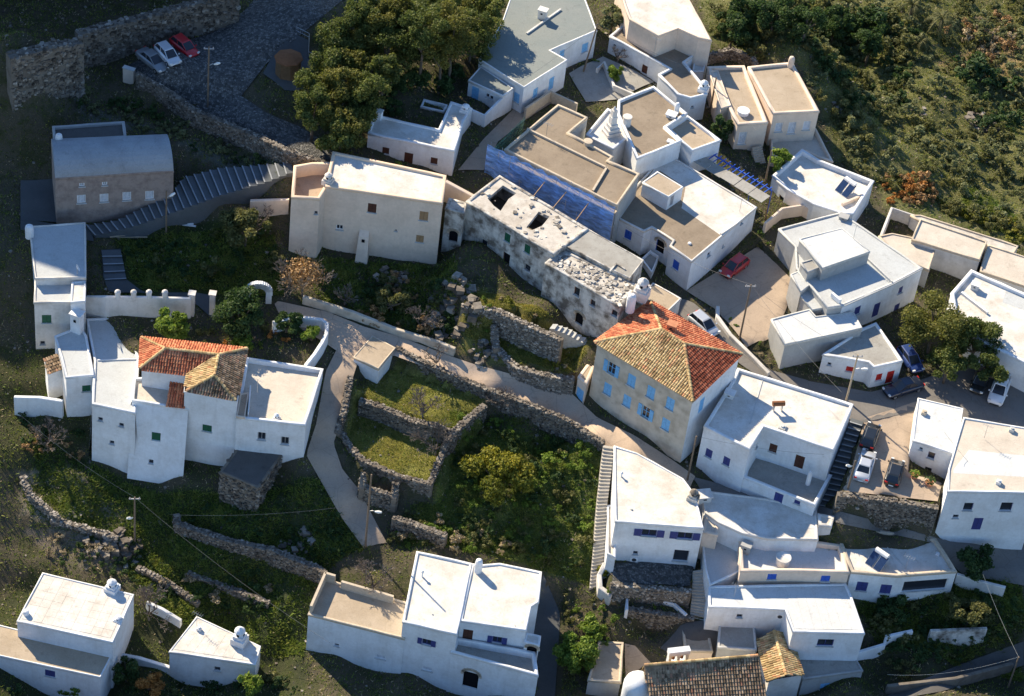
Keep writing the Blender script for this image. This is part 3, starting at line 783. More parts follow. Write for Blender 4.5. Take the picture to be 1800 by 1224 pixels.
patch('terrace_floor', [(462, 130), (480, 95), (520, 62), (542, 72), (541, 104), (568, 118), (552, 136), (535, 165), (500, 160)], 'lane_grey', .09)
patch('church_forecourt', [(36, 318), (98, 315), (104, 392), (36, 388)], 'lane_grey', .06)
patch('court_floor', [(1000, 130), (1060, 100), (1150, 145), (1090, 175), (1030, 180)], 'r_conc', .06)
patch('chapel_yard', [(1098, 1132), (1116, 1136), (1146, 1168), (1130, 1172), (1100, 1192)], 'yard', .06)
patch('south_yard', [(1196, 1100), (1262, 1092), (1265, 1140), (1334, 1145), (1330, 1158), (1200, 1168), (1160, 1140)], 'r_dark', .06)
patch('courtyard_cobbles', [(1078, 992), (1222, 985), (1212, 1030), (1075, 1028)], 'cobble', .06)
GZ[RMASK] -= .16
# ------------------------------------------------------------------ terrain mesh and colours
GC = np.zeros((GNY, GNX, 3)); GC[:] = (.095, .082, .055)
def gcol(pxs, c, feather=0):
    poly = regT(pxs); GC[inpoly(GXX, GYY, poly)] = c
hill = [(1225, 0), (1250, 75), (1330, 110), (1400, 100), (1445, 195), (1470, 280), (1540, 320), (1560, 370), (1790, 430), (1900, 470), (1950, -60), (1300, -60)]
gcol(hill, (.14, .14, .06))
gcol([(1640, 110), (1700, 90), (1760, 20), (1800, 60), (1800, 180), (1720, 140)], (.26, .19, .11))
gcol([(1690, 330), (1740, 345), (1790, 390), (1790, 420), (1700, 385)], (.06, .13, .02))
gcol([(618, 680), (665, 668), (700, 640), (850, 690), (840, 735), (795, 764), (765, 850), (700, 838), (612, 785)], (.25, .24, .065))
gcol([(790, 720), (1040, 760), (1060, 800), (1040, 1030), (940, 1000), (700, 960), (770, 860)], (.12, .14, .04))
gcol([(810, 490), (1040, 600), (1000, 660), (810, 620)], (.19, .17, .05))
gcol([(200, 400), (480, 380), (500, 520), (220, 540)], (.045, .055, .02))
gcol([(60, 760), (300, 860), (560, 840), (650, 960), (560, 1010), (540, 1160), (300, 1080), (200, 980), (60, 870)], (.05, .06, .028))  # self-shadowed slope: its shade put into a darker ground colour
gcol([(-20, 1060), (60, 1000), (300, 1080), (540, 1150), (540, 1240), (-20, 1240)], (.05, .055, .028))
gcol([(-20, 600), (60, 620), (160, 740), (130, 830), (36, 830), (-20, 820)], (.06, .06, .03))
gcol([(36, 830), (120, 820), (230, 920), (200, 980), (100, 930), (40, 900)], (.22, .19, .14))
gcol([(40, 930), (240, 950), (260, 1010), (120, 1000)], (.18, .15, .115))
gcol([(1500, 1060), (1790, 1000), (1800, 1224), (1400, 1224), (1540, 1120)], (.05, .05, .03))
gcol([(500, 430), (800, 440), (800, 600), (520, 520)], (.075, .07, .045))
gcol([(100, 140), (480, 280), (420, 320), (300, 240), (150, 215)], (.12, .12, .10))
me = bpy.data.meshes.new('ground')
V = np.stack([GXX, GYY, GZ], -1).reshape(-1, 3)
idx = np.arange(GNX*GNY).reshape(GNY, GNX)
Fq = np.stack([idx[:-1, :-1], idx[:-1, 1:], idx[1:, 1:], idx[1:, :-1]], -1).reshape(-1, 4)
# outer skirt so that the sheet reaches far beyond the frame
ext = 900.0
e0 = len(V); bx0, bx1, by0, by1 = gx[0], gx[-1], gy[0], gy[-1]
ring = [idx[0, i] for i in range(GNX)]+[idx[j, -1] for j in range(1, GNY)]+[idx[-1, i] for i in range(GNX-2, -1, -1)]+[idx[j, 0] for j in range(GNY-2, 0, -1)]
cx, cy = (bx0+bx1)/2, (by0+by1)/2
RV = [(cx+(V[k][0]-cx)*9, cy+(V[k][1]-cy)*9, V[k][2]*.6-8) for k in ring]
V2 = np.vstack([V, RV]); m_ = len(ring)
F2 = [(ring[k], e0+k, e0+(k+1) % m_, ring[(k+1) % m_]) for k in range(m_)]
me.from_pydata(V2.tolist(), [], Fq.tolist()+F2)
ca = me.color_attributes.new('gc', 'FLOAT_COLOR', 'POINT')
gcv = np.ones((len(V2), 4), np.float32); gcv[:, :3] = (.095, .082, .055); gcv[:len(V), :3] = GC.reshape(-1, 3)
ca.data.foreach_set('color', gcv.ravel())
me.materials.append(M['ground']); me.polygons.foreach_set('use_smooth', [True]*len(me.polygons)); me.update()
ground = link(bpy.data.objects.new('ground', me)); ground['kind'] = 'structure'
# the castle rock beyond the upper left of the frame, whose shadow lies over the upper lane
def castle_rock():
    front = [(-140, 44), (-100, 41), (-86, 36.5), (-68, 37), (-58, 40), (-47, 43), (-38, 48), (-35, 56), (-40, 75), (-60, 95), (-140, 100)]
    top = {0: 40, 1: 45, 2: 45.5, 3: 42, 4: 37, 5: 33.5, 6: 31, 7: 30, 8: 32, 9: 36, 10: 48}
    bm = bmesh.new(); rings = [[] for _ in range(6)]; per = dashed(front, 2.5); n = len(per); nf = len(front)
    for (i, t) in per:
        x, y = at(front, i, t); zt = top[i]+(top[(i+1) % nf]-top[i])*t+random.uniform(-.8, .8)
        for k, f in enumerate((0, .25, .5, .75, .93, 1.0)):
            s_ = (0, .6, 1.0, 1.8, 2.4, 4.0)[k]; j = random.uniform(-.5, .5)
            ix, iy = -80-x, 60-y; L = math.hypot(ix, iy)
            rings[k].append(bm.verts.new((x+ix/L*s_+j, y+iy/L*s_+j, -2+(zt+2)*f)))
    for a in range(5):
        for k in range(n): bm.faces.new((rings[a][k], rings[a][(k+1) % n], rings[a+1][(k+1) % n], rings[a+1][k]))
    bm.faces.new(rings[-1]); bmesh.ops.recalc_face_normals(bm, faces=bm.faces)
    me = bpy.data.meshes.new('castle_rock'); bm.to_mesh(me); bm.free(); me.materials.append(M['rock'])
    o = link(bpy.data.objects.new('castle_rock', me)); o['kind'] = 'structure'
castle_rock()
# ------------------------------------------------------------------ houses (pixels are roof outlines seen in the photograph)
def hip(root, eave_px, z, ridges, faces, caps, rise, under='tile_dark', over=.0):
    """eave_px dict name->(px,py) at height z; ridges dict name->(px,py) at z+rise"""
    pt = {k: P(*v, z) for k, v in eave_px.items()}; pt.update({k: P(*v, z+rise) for k, v in ridges.items()})
    return tiled_roof(root, [([pt[k] for k in f], m) for f, m in faces], None, [(pt[a], pt[b]) for a, b in caps], under=under), pt
# --- three-storey house with tiled hip roof
h = House('tiled_house', 'tall beige three-storey house with orange tiled hip roof and light blue shutters', (1205, 812))
v = h.vol([(1050, 606), (1217, 707), (1299, 628), (1143, 536)], h=8.6, par=0, wm='beige', rm='tile_dark', cm='cope_tan',
  wins=[(1075, 648, .95, 1.5, 'ws', 'blue_light'), (1110, 669, .95, 1.55, 's', 'blue_light'), (1144, 690, .95, 1.55, 's', 'blue_light'), (1178, 710, .95, 1.55, 's', 'blue_light'),
        (1068, 684, .95, 1.5, 's', 'blue_light'), (1102, 705, .95, 1.5, 's', 'blue_light'), (1135, 725, .95, 1.5, 'ws', 'blue_light'), (1170, 746, .95, 1.5, 's', 'blue_light'), (1233, 712, .9, 1.9, 'd', 'blue_light')], skin=(1260, 690, 'white'))
OZ = v.z
h.kerb([(1040, 643), (1200, 742)], OZ-3.35, .1, .1, 'cope_tan', 'string_course') if 0 else None
hip(h.root, dict(l=(1044, 602), f=(1218, 707), r=(1305, 623), t=(1143, 529)), OZ+.1, dict(a=(1162, 579), b=(1203, 605)),
    [(('l', 'f', 'b', 'a'), 'tile_old'), (('f', 'r', 'b'), 'tile_deep'), (('t', 'r', 'b', 'a'), 'tile_red'), (('l', 't', 'a'), 'tile_red')], [('l', 'a'), ('t', 'a'), ('a', 'b'), ('b', 'f'), ('b', 'r')], 1.9)
h.chimney(1180, 582, OZ+1.3, 'box', 1.1, .9, 'terracotta')
h.vol([(1016, 662), (1037, 634), (1047, 640), (1031, 675)], h=2.9, par=.05, wm='cream', rm='r_tan', wins=[(1014, 692, 1.15, 2.0, 'd', 'blue_light')])
# white right-hand wall skin of the same house
e = [P(1217, 707, OZ), P(1299, 628, OZ)]; d = (e[1]-e[0]).normalized(); nn = Vector((d.y, -d.x, 0)); nn = nn if nn.dot(CAM-e[0]) > 0 else -nn
# --- white house to its right, L-shaped with a front court
h = House('white_house', 'large white L-shaped flat-roofed house right of the tiled house, steps at its side', (1300, 870))
v = h.vol([(1297, 647), (1500, 710), (1465, 791), (1342, 749), (1318, 790), (1238, 748), (1288, 668)], z=OZ-2.9, par=.28, rm='r_white',
  wins=[(1246, 797, .75, 1.1, 's', 'navy'), (1277, 811, .75, 1.1, 's', 'navy'), (1359, 788, .8, 1.1, 's', 'brownwood'), (1405, 812, .95, 1.7, 'd', 'brownwood'), (1330, 783, .5, .6, 'o')])
PZ = v.z
h.kerb([(1340, 670), (1318, 745)], v.zr, .06, .08, 'cope_grey'); h.chimney(1375, 752, v.zr, 'stub', .35, .7, 'cope_grey')
h.chimney(1282, 697, v.zr, 'box', .7, .9)
h.vol([(1318, 792), (1462, 835), (1433, 888), (1308, 838)], z=PZ-4.0, par=.5, parw=.3, rm='r_conc', wins=[(1369, 873, .9, 1.5, 'd', 'navy'), (1403, 876, .6, .7, 's', 'navy')])
h.chimney(1420, 850, PZ-4.4, 'round', 1.9, .5)
# --- bright white house below the lane
h = House('white_house', 'white two-storey house with bare white roof below the lane, long stair along its left side', (1100, 985))
v = h.vol([(1080, 784), (1120, 796), (1201, 841), (1222, 870), (1237, 928), (1082, 916)], z=0.0, par=.10, parw=.15, rm='r_white',
  wins=[(1141, 937, 1.5, .95, 'ws', 'navy'), (1204, 942, 1.5, .95, 'ws', 'navy'), (1197, 977, 1.5, 1.6, 'o'), (1117, 972, .0+.5, .5, 'o')])
h.chimney(1092, 838, v.zr, 'pipe', .6); h.chimney(1218, 877, v.zr, 'bulb', 1.3, .8, 'ruin'); h.chimney(1110, 896, v.zr, 'stub', .15, .3, 'cope_grey')
h.vol([(1068, 888), (1080, 888), (1082, 980), (1068, 972)], h=2.2, par=.25, parw=.12, rm='r_warm')
# --- terrace house beneath
h = House('white_house', 'long low house with pale blue-white roof and air conditioners, near the church', (1440, 1150))
v = h.vol([(1246, 1030), (1350, 1028), (1487, 1026), (1498, 1051), (1520, 1113), (1394, 1110), (1380, 1071), (1246, 1066)], z=-4.2, par=.14, parw=.2, rm='r_whitebl',
  wins=[(1451, 1130, 1.6, 1.0, 'w', 'navy'), (1300, 1083, .6, .5, 'o')])
UZ = v.z
h.panels([(1382, 1034), (1486, 1031), (1514, 1108), (1398, 1106)], 7, 1, v.zr, 'r_whitebl')
h.vol([(1234, 942), (1298, 948), (1302, 1003), (1248, 1028), (1240, 1000)], z=UZ+.15, par=.12, parw=.15, rm='r_lgrey')
h = House('terrace_house', 'low house with blue shaded roof terrace and yellowish front wall', (1400, 1030))
v = h.vol([(1300, 950), (1440, 952), (1478, 957), (1493, 1006), (1400, 1003), (1302, 1003)], z=UZ+1.55, par=.6, parw=.3, wm='cream', rm='r_whitebl', cm='cream',
  wins=[(1357, 1014, .9, .8, 's', 'blue'), (1451, 1017, .9, .8, 's', 'blue')])
TZ = v.z
h.chimney(1375, 990, v.zr, 'cyl', .9, 1.4, 'white_old'); h.chimney(1310, 970, v.zr, 'box', 1.2, .9, 'greyp')
h = House('white_house', 'white flat roof with ruined chimney between the lane and the terrace, right of bright house', (1330, 940))
v = h.vol([(1232, 862), (1345, 876), (1435, 893), (1438, 948), (1350, 946), (1305, 937), (1262, 917), (1240, 900)], z=TZ+1.25, par=.12, parw=.18, rm='r_white', cm='white_old')
h.chimney(1236, 878, v.zr, 'box', .9, 1.3, 'white_old', .3)
h.vol([(1438, 903), (1466, 908), (1462, 926), (1440, 922)], z=v.z+.4, par=.08, rm='r_warm', wm='white_old')
h.vol([(1240, 905), (1262, 917), (1262, 940), (1236, 935)], z=v.z-.6, par=.1, rm='r_warm', wm='cream')
h = House('white_house', 'white house with tan-rimmed roof, solar water heater and shaded porch', (1540, 1070))
v = h.vol([(1481, 922), (1645, 946), (1682, 1004), (1576, 1012), (1540, 1009), (1497, 1005), (1476, 952)], z=TZ+.1, par=.38, parw=.3, rm='r_white', cm='cope_tan',
  wins=[(1515, 1031, 1.1, 1.3, 's', 'navy'), (1559, 1036, 1.1, 1.3, 's', 'navy'), (1626, 1029, 4.6, 1.5, 'o', 'white_paint')])
SZ = v.zr
h.chimney(1648, 975, v.zr, 'stub', .3, .4); h.kerb([(1548, 950), (1598, 1005)], v.zr, .05, .08, 'cope_grey')
# dark low roof bottom right
h = House('flat_house', 'low grey house with dark flat roof and pale blue window at the bottom edge', (1440, 1215))
h.vol([(1396, 1134), (1492, 1136), (1517, 1178), (1412, 1193)], h=2.6, par=.12, parw=.15, wm='greyp', rm='r_conc', wins=[(1450, 1206, 1.0, .8, 's', 'blue_light')])
# small gabled tile roof
h = House('tiled_shed', 'narrow shed with ochre tiled gable roof beside the dark flat roof', (1370, 1215))
v = h.vol([(1334, 1124), (1388, 1118), (1410, 1186), (1352, 1196)], h=2.6, par=0, wm='white_old', rm='tile_dark')
hip(h.root, dict(a=(1330, 1124), b=(1348, 1200), c=(1412, 1188), d=(1390, 1116)), v.z+.1, dict(r=(1360, 1109), s=(1382, 1188)),
    [(('a', 'b', 's', 'r'), 'tile_old'), (('c', 'd', 'r', 's'), 'tile_old')], [('r', 's')], .9)
# chapel with tiled roof, apse and bell gable
h = House('chapel', 'small white chapel with brown tiled roof, round apse and twin-arched bell gable', (1240, 1222), cat='chapel')
v = h.vol([(1134, 1180), (1326, 1164), (1344, 1224), (1146, 1236)], h=3.6, ref=3, par=0, rm='tile_dark', cm='white')
hip(h.root, dict(a=(1130, 1186), b=(1144, 1242), c=(1348, 1230), d=(1330, 1168)), v.z+.12, dict(r=(1132, 1170), s=(1332, 1153)),
    [(('a', 'd', 's', 'r'), 'tile_old'), (('b', 'c', 's', 'r'), 'tile_dark')], [('r', 's')], 2.1)  # front slope's shading painted in with darker tiles, back slope golden
q = P(1122, 1205, v.z-.2); mb = MB(); q.z = th(q.x, q.y)-1; hh = v.z-q.z
mb.lathe(q, [(1.45, 0), (1.45, hh-.1), (1.32, hh+.4), (1.0, hh+.8), (.5, hh+1.05), (.05, hh+1.1)], 18); o = mb.build('apse', 'white', h.root, True)
mb = MB(); a = P(1172, 1168, v.z+.3); b = P(1206, 1164, v.z+.3); d = (b-a); L = d.length; d.normalize(); nn = Vector((-d.y, d.x, 0)); u = Vector((0, 0, 1))
mb.box((a+b)/2+u*-.6, d*L/2, nn*.3, u*.9)
for t in (.06, .5, .94): mb.box(a+d*L*t+u*.85, d*.14, nn*.28, u*.65)
mb.box((a+b)/2+u*1.75, d*(L/2+.1), nn*.32, u*.28)
for k in range(2):
    for j in range(5):
        tt = math.pi*(j+.5)/5; c = a+d*L*(.28+.44*k)+u*1.25; r_ = d*math.cos(tt)+u*math.sin(tt); s_ = -d*math.sin(tt)+u*math.cos(tt)
        mb.box(c+r_*.42, r_*.1, s_*.16, nn*.27)
g = mb.build('bell_gable', 'white', h.root)
for k in range(2):
    mb = MB(); mb.lathe(a+d*L*(.28+.44*k)+u*.75, [(.15, 0), (.13, .1), (.08, .26), (.02, .3)], 10); kid(mb.build('bell', 'rust'), g)
# flat roofs near the chapel
h = House('flat_house', 'low building with plain tan flat roof shaded by a bush, left of the chapel', (1060, 1215))
h.vol([(1052, 1127), (1096, 1129), (1091, 1199), (1034, 1195)], h=2.2, par=.12, parw=.2, wm='greyp', rm='r_tan', cm='cope_tan')
h = House('flat_house', 'small cream outbuilding with tan flat roof behind the bell gable', (1225, 1165))
h.vol([(1200, 1109), (1246, 1114), (1253, 1145), (1205, 1143)], h=2.6, par=.12, parw=.2, wm='cream', rm='r_tan', cm='cope_tan')
h = House('flat_house', 'grey outbuilding with shaded dark roof between chapel and long low house', (1290, 1150))
h.vol([(1265, 1093), (1325, 1090), (1330, 1142), (1262, 1137)], h=2.4, par=.10, parw=.18, wm='greyp', rm='r_conc', cm='cope_grey')
# --- right edge houses
h = House('white_house', 'small two-storey white house with plain pale roof beside the parked cars', (1620, 830))
v = h.vol([(1614, 700), (1693, 718), (1681, 799), (1605, 773)], h=3.9, par=.06, parw=.12, rm='r_whitebl',
  wins=[(1637, 801, .7, .9, 'o', 'navy'), (1619, 789, .35, .35, 'o'), (1631, 827, .7, .8, 'o', 'navy')])
h.chimney(1624, 728, v.zr, 'stub', .5, .5, 'cope_tan')
h = House('white_house', 'wide white house at the right edge with patchy tan and white roof', (1720, 940))
v = h.vol([(1694, 734), (1830, 756), (1830, 866), (1666, 863), (1668, 824)], h=6.0, ref=3, par=.10, parw=.15, rm='r_warm',
  wins=[(1702, 891, .95, 1.1, 'o', 'navy'), (1769, 891, 1.2, 1.2, 'o', 'navy'), (1718, 921, .95, 1.7, 'd', 'navy'), (1680, 908, .6, .5, 'o')])
h.sheet([(1703, 791), (1828, 804), (1828, 840), (1676, 832), (1676, 826)], v.zr+.004, 'r_whitebl'); h.chimney(1778, 758, v.zr, 'stub', .5, .5, 'cope_grey'); h.chimney(1755, 850, v.zr, 'stub', .5, .5)
h = House('white_house', 'big bright white roof with thick rounded parapet at the right edge', (1760, 680))
v = h.vol([(1707, 474), (1840, 532), (1840, 655), (1788, 630), (1727, 600), (1680, 560), (1672, 515)], h=4.0, ref=3, par=.35, parw=.35, rm='r_white')
h.kerb([(1690, 517), (1735, 552)], v.zr, .3, .3); h.chimney(1713, 508, v.zr, 'box', .8, .8); h.sheet([(1768, 512), (1800, 522), (1800, 545), (1762, 532)], v.zr+.005, 'r_lgrey')
h = House('flat_house', 'long low pale house with tan-rimmed roof below the orange scrub, right edge', (1700, 480))
v = h.vol([(1618, 385), (1735, 424), (1722, 457), (1603, 420)], h=3.4, par=.15, parw=.15, wm='white_old', rm='r_warm', cm='cope_tan')
h.vol([(1737, 430), (1830, 460), (1830, 512), (1723, 476)], z=v.z-.5, par=.12, parw=.15, wm='white_old', rm='r_warm', cm='cope_tan')
h.vol([(1602, 378), (1618, 378), (1790, 432), (1782, 446), (1620, 390)], z=v.z-.7, par=.12, parw=.15, wm='white_old', rm='r_old', cm='cope_tan')
h = House('flat_house', 'low annex with half-shaded pale roof beside the walled yard', (1600, 480))
v = h.vol([(1568, 410), (1603, 417), (1644, 438), (1633, 475), (1580, 450), (1545, 415)], h=2.6, par=.10, parw=.15, wm='white_old', rm='r_warm', cm='cope_tan')
# --- grey house with raised box
h = House('grey_house', 'large grey house with pale roof, raised flat box on top and blue doors', (1530, 565))
v = h.vol([(1369, 402), (1478, 373), (1621, 471), (1568, 499), (1480, 537), (1455, 540), (1400, 470), (1398, 432)], h=4.6, ref=4, par=.12, parw=.2, wm='greyp', rm='r_lgrey', cm='cope_grey')
NZ = v.z
# white plastered right-hand front
h.vol([(1568, 497), (1619.5, 470), (1621.5, 472), (1568.5, 500), (1481, 538.5), (1479, 536)], z=NZ-.02, par=0, wm='white', rm='r_lgrey', cm='cope_grey', wins=[(1583, 510, .6, .9, 's', 'navy'), (1540, 545, .9, 1.9, 'd', 'navy'), (1507, 546, .8, 1.1, 's', 'navy'), (1575, 545, .8, 1.7, 'd', 'navy')])
h.vol([(1406, 420), (1480, 401), (1529, 442), (1446, 471)], z=NZ+1.7, base=NZ-.5, par=.05, parw=.1, wm='greyp', rm='r_whitebl', cm='cope_grey')
h.vol([(1408, 461), (1428, 455), (1441, 470), (1420, 478)], z=NZ+1.2, base=NZ-.5, par=.1, parw=.12, wm='greyp', rm='r_conc')
h.vol([(1404, 515), (1424, 501), (1464, 538), (1428, 544)], z=NZ-.8, par=.05, parw=.1, wm='greyp', rm='r_lgrey', cm='cope_grey')
h.vol([(1391, 482), (1402, 477), (1424, 500), (1408, 512)], z=NZ-.1, par=.05, parw=.1, wm='greyp', rm='r_lgrey', cm='cope_grey')
h.kerb([(1526, 458), (1567, 497)], NZ-.1, .25, .15, 'cope_grey'); h.kerb([(1462, 521), (1476, 533)], NZ, .5, .3, 'white')
h.chimney(1483, 383, NZ, 'box', .35, .9, 'greyp')
h = House('grey_house', 'low grey garage with pale roof and round window beside the upper road', (1385, 650))
v = h.vol([(1356, 561), (1423, 543), (1434, 556), (1500, 548), (1516, 576), (1380, 605)], h=3.6, par=.08, parw=.15, wm='greyp', rm='r_whitebl', cm='cope_grey')
h = House('white_house', 'low white house with red door and red shutters beside the upper road', (1530, 680))
v = h.vol([(1516, 577), (1540, 567), (1587, 634), (1536, 645), (1527, 636), (1447, 622)], h=3.0, ref=3, par=.22, parw=.22, rm='r_conc',
  wins=[(1458, 640, .4, .4, 'o'), (1494, 649, .8, .65, 's', 'red'), (1545, 663, .7, .9, 's', 'red'), (1564, 663, .85, 1.7, 'd', 'red')])
# --- upper right houses
h = House('white_house', 'white house with curved parapet wall and solar heater, below the cream house', (1420, 375))
v = h.vol([(1410, 262), (1440, 280), (1536, 318), (1500, 376), (1477, 374), (1430, 358), (1383, 332), (1358, 308)], h=2.9, ref=4, par=.55, parw=.3, rm='r_white',
  wins=[(1373, 350, .8, .8, 'o', 'brownwood')])
KZ = v.zr
h.kerb([(1480, 362), (1520, 345)], v.zr, .4, .25, 'cream')
h = House('cream_house', 'cream two-storey house with tan roof and three white front windows', (1395, 260))
v = h.vol([(1315, 117), (1393, 109), (1440, 195), (1360, 199)], h=4.6, par=.28, parw=.3, wm='cream', rm='r_tan', cm='cream',
  wins=[(1369, 224, .85, 1.25, 'b'), (1392, 225, .9, 1.6, 'b'), (1418, 221, .85, 1.25, 'b')])
h.chimney(1389, 118, v.zr, 'round', 1.6, .7, 'cream')
h.vol([(1355, 245), (1434, 226), (1464, 283), (1440, 276), (1418, 266), (1392, 278), (1357, 272)], z=v.z-3.7, par=.5, parw=.2, wm='cream', rm='r_warm', cm='cream')
h = House('cream_house', 'low cream house with tan roof, left of the three-window house', (1310, 262))
v = h.vol([(1244, 117), (1308, 115), (1350, 215), (1297, 218)], h=3.6, par=.35, parw=.35, wm='cream', rm='r_tan', cm='cream', wins=[(1305, 243, .9, 1.7, 'b')])
h.vol([(1247, 125), (1262, 124), (1285, 185), (1268, 190)], z=v.z+.1, par=.1, parw=.1, wm='cream', rm='r_warm', cm='cream')
h.chimney(1306, 200, v.zr, 'cyl', .5, 1.3)
# --- top centre houses
h = House('white_house', 'tall house with plain white roof at the top edge', (1237, 142))
v = h.vol([(1085, -30), (1195, -30), (1251, 71), (1228, 66), (1192, 49), (1157, 63), (1107, 33)], h=6.2, ref=2, par=.12, parw=.2, wm='cream', rm='r_white')
h = House('white_house', 'white house with zigzag outline and brown roof behind the ornate chimney', (1200, 185))
v = h.vol([(1108, 33), (1157, 63), (1192, 49), (1227, 70), (1201, 84), (1222, 96), (1203, 109), (1237, 149), (1243, 165), (1214, 172), (1191, 165), (1158, 130), (1177, 120), (1072, 63)], h=3.5, ref=9, par=.25, parw=.22, rm='r_brown',
  wins=[(1133, 122, .75, 1.1, 's', 'brownwood'), (1080, 80, .35, .3, 'o'), (1217, 188, .3, .3, 'o')])
h.chimney(1236, 160, v.zr, 'bulb', 1.5, .8)
h.vol([(1222, 98), (1240, 111), (1237, 125), (1218, 125)], z=v.z-.9, par=.2, parw=.12, rm='r_white')
h = House('white_house', 'white house with brown roof carrying a tall stepped ornate chimney', (1150, 290))
v = h.vol([(1149, 151), (1208, 199), (1171, 223), (1198, 247), (1150, 267), (1120, 278), (1104, 240), (1086, 200), (1087, 176)], h=3.8, ref=5, par=.30, parw=.25, rm='r_brown')
h.chimney(1101, 220, v.zr, 'cyl', 1.2, .95, 'white_old'); h.chimney(1189, 198, v.zr, 'round', 1.5, .55); h.chimney(1180, 205, v.zr, 'box', .5, 1.0); h.chimney(1178, 250, v.zr, 'box', .25, .6)
v2 = h.vol([(1086, 200), (1104, 240), (1078, 262), (1030, 236), (1068, 190)], z=v.z-.6, par=.25, parw=.25, rm='r_white')
h.chimney(1074, 235, v2.zr, 'stepped', 3, .82, 'white_old', .55)
h.vol([(1209, 203), (1267, 246), (1217, 264), (1199, 248), (1174, 224)], z=v.z-.7, par=.35, parw=.2, rm='r_tan')
h = House('scaffolded_house', 'house with brown roof wrapped along its front in blue scaffold netting', (990, 360))
v = h.vol([(981, 183), (1033, 206), (1000, 233), (1078, 275), (1070, 282), (1124, 305), (1085, 361), (887, 262)], h=6.0, ref=6, par=.25, parw=.22, wm='greyp', rm='r_brown', cm='cope_tan')
HZ = v.z
h.kerb([(927, 229), (1066, 297), (1042, 337)], v.zr, .25, .22, 'cope_tan'); h.chimney(1033, 254, v.zr, 'cyl', .5, .9, 'cope_tan')
# --- grey roofed building top
h = House('white_house', 'white house with big grey-green roof and light blue shutters, shaded by the grove', (920, 190))
v = h.vol([(883, 38), (842, 104), (921, 153), (997, 105), (967, 88), (1049, 53), (1020, -25), (905, -25)], h=3.9, ref=2, par=.05, parw=.12, rm='r_grey',
  wins=[(908, 172, .8, 1.3, 's', 'blue_light'), (941, 163, .8, 1.2, 's', 'blue_light'), (969, 147, .85, 1.7, 'd', 'blue_light'), (988, 94, .7, .9, 's', 'blue_light'), (1028, 84, .9, 1.2, 's', 'blue_light')])
h.kerb([(926, 60), (985, 18)], v.zr, .18, .2, 'white_old'); h.chimney(953, 32, v.zr, 'box', 1.3, .9, 'white_old')
h = House('white_house', 'low annex with grey roof and blue doors behind a small white court', (850, 190))
v = h.vol([(845, 117), (902, 155), (884, 168), (824, 141)], h=2.9, ref=2, par=.05, parw=.1, rm='r_grey', wins=[(835, 165, .9, 1.8, 'd', 'blue_light'), (857, 168, .4, .5, 'o'), (864, 172, .4, .5, 'o')])
plain_wall(None, [(901, 157), (876, 178), (852, 202), (828, 192)], 0, .3, 'white', zz=[v.z-.3, v.z-.5, v.z-.8, v.z-.8], root=h.root, part='court_wall')
h = House('white_house', 'white house with snow-white roof half shaded by pines, small front door', (720, 305))
v = h.vol([(657, 201), (771, 227), (787, 190), (793, 178), (830, 190), (815, 212), (799, 265), (647, 234)], h=3.5, ref=6, par=.2, parw=.25, rm='r_white',
  wins=[(678, 265, .75, .85, 's', 'brownwood'), (718, 279, .95, 1.55, 'd', 'brownwood'), (763, 283, .75, .85, 's', 'brownwood')])
h.chimney(665, 208, v.zr, 'box', 1.1, .75); h.chimney(818, 196, v.zr, 'bulb', 1.0, .8)
h.vol([(745, 174), (786, 184), (780, 196), (740, 187)], z=v.z-1.0, par=.45, parw=.15, rm='r_white')
# --- cream building
h = House('cream_house', 'tall cream building with white roof and closed side terrace above the dark garden', (640, 470))
v = h.vol([(585, 266), (784, 308), (778, 357), (572, 327)], h=8.4, ref=3, par=.22, parw=.3, wm='cream', rm='r_white', cm='peach',
  wins=[(654, 366, .9, 1.2, 's', 'brownwood'), (745, 380, .9, 1.2, 's', 'tanwood'), (738, 420, .8, .95, 's', 'tanwood'), (597, 400, .75, .65, 'ww'), (696, 405, .25, .2, 'o')])
CZ = v.z
v2 = h.vol([(517, 291), (548, 286), (586, 285), (573, 331), (562, 349), (512, 346)], z=CZ-.4, par=1.5, parw=.3, wm='cream', rm='yard', cm='peach', wins=[(556, 374, .35, .4, 'o')])
h.chimney(577, 320, CZ-.2, 'bulb', 1.2, .8, 'white_old')
# slanting privy shaft on the facade
a = P(640, 398, CZ-4.9); e = (P(778, 357, CZ)-P(572, 327, CZ)).normalized(); nn = Vector((e.y, -e.x, 0)); nn = nn if nn.dot(CAM-a) > 0 else -nn
t_ = (P(572, 327, CZ)-CAM).dot(nn)/ray(641, 405).dot(nn); q = CAM+ray(641, 405)*t_; q2 = CAM+ray(630, 472)*((P(572, 327, CZ)-CAM).dot(nn)/ray(630, 472).dot(nn))
mb = MB(); w_ = .52; zb = th(q.x+nn.x, q.y+nn.y)-.6
V = [q-e*w_, q+e*w_, q+e*w_+nn*.55-Vector((0, 0, .45)), q-e*w_+nn*.55-Vector((0, 0, .45))]
B = [Vector((x.x, x.y, zb)) for x in (q-e*w_*1.3, q+e*w_*1.3, q+e*w_*1.3+nn*1.5, q-e*w_*1.3+nn*1.5)]
mb.add(V+B, [(0, 1, 2, 3), (3, 2, 6, 7), (2, 1, 5, 6), (0, 3, 7, 4)]); sh = mb.build('privy_shaft', 'cream', h.root)
mb = MB(); c = V[3].lerp(V[2], .5).lerp(B[3].lerp(B[2], .5), .12); mb.box(c+nn*.05, e*.16, nn*.06, Vector((0, 0, .16))); kid(mb.build('vent', 'dark'), sh)
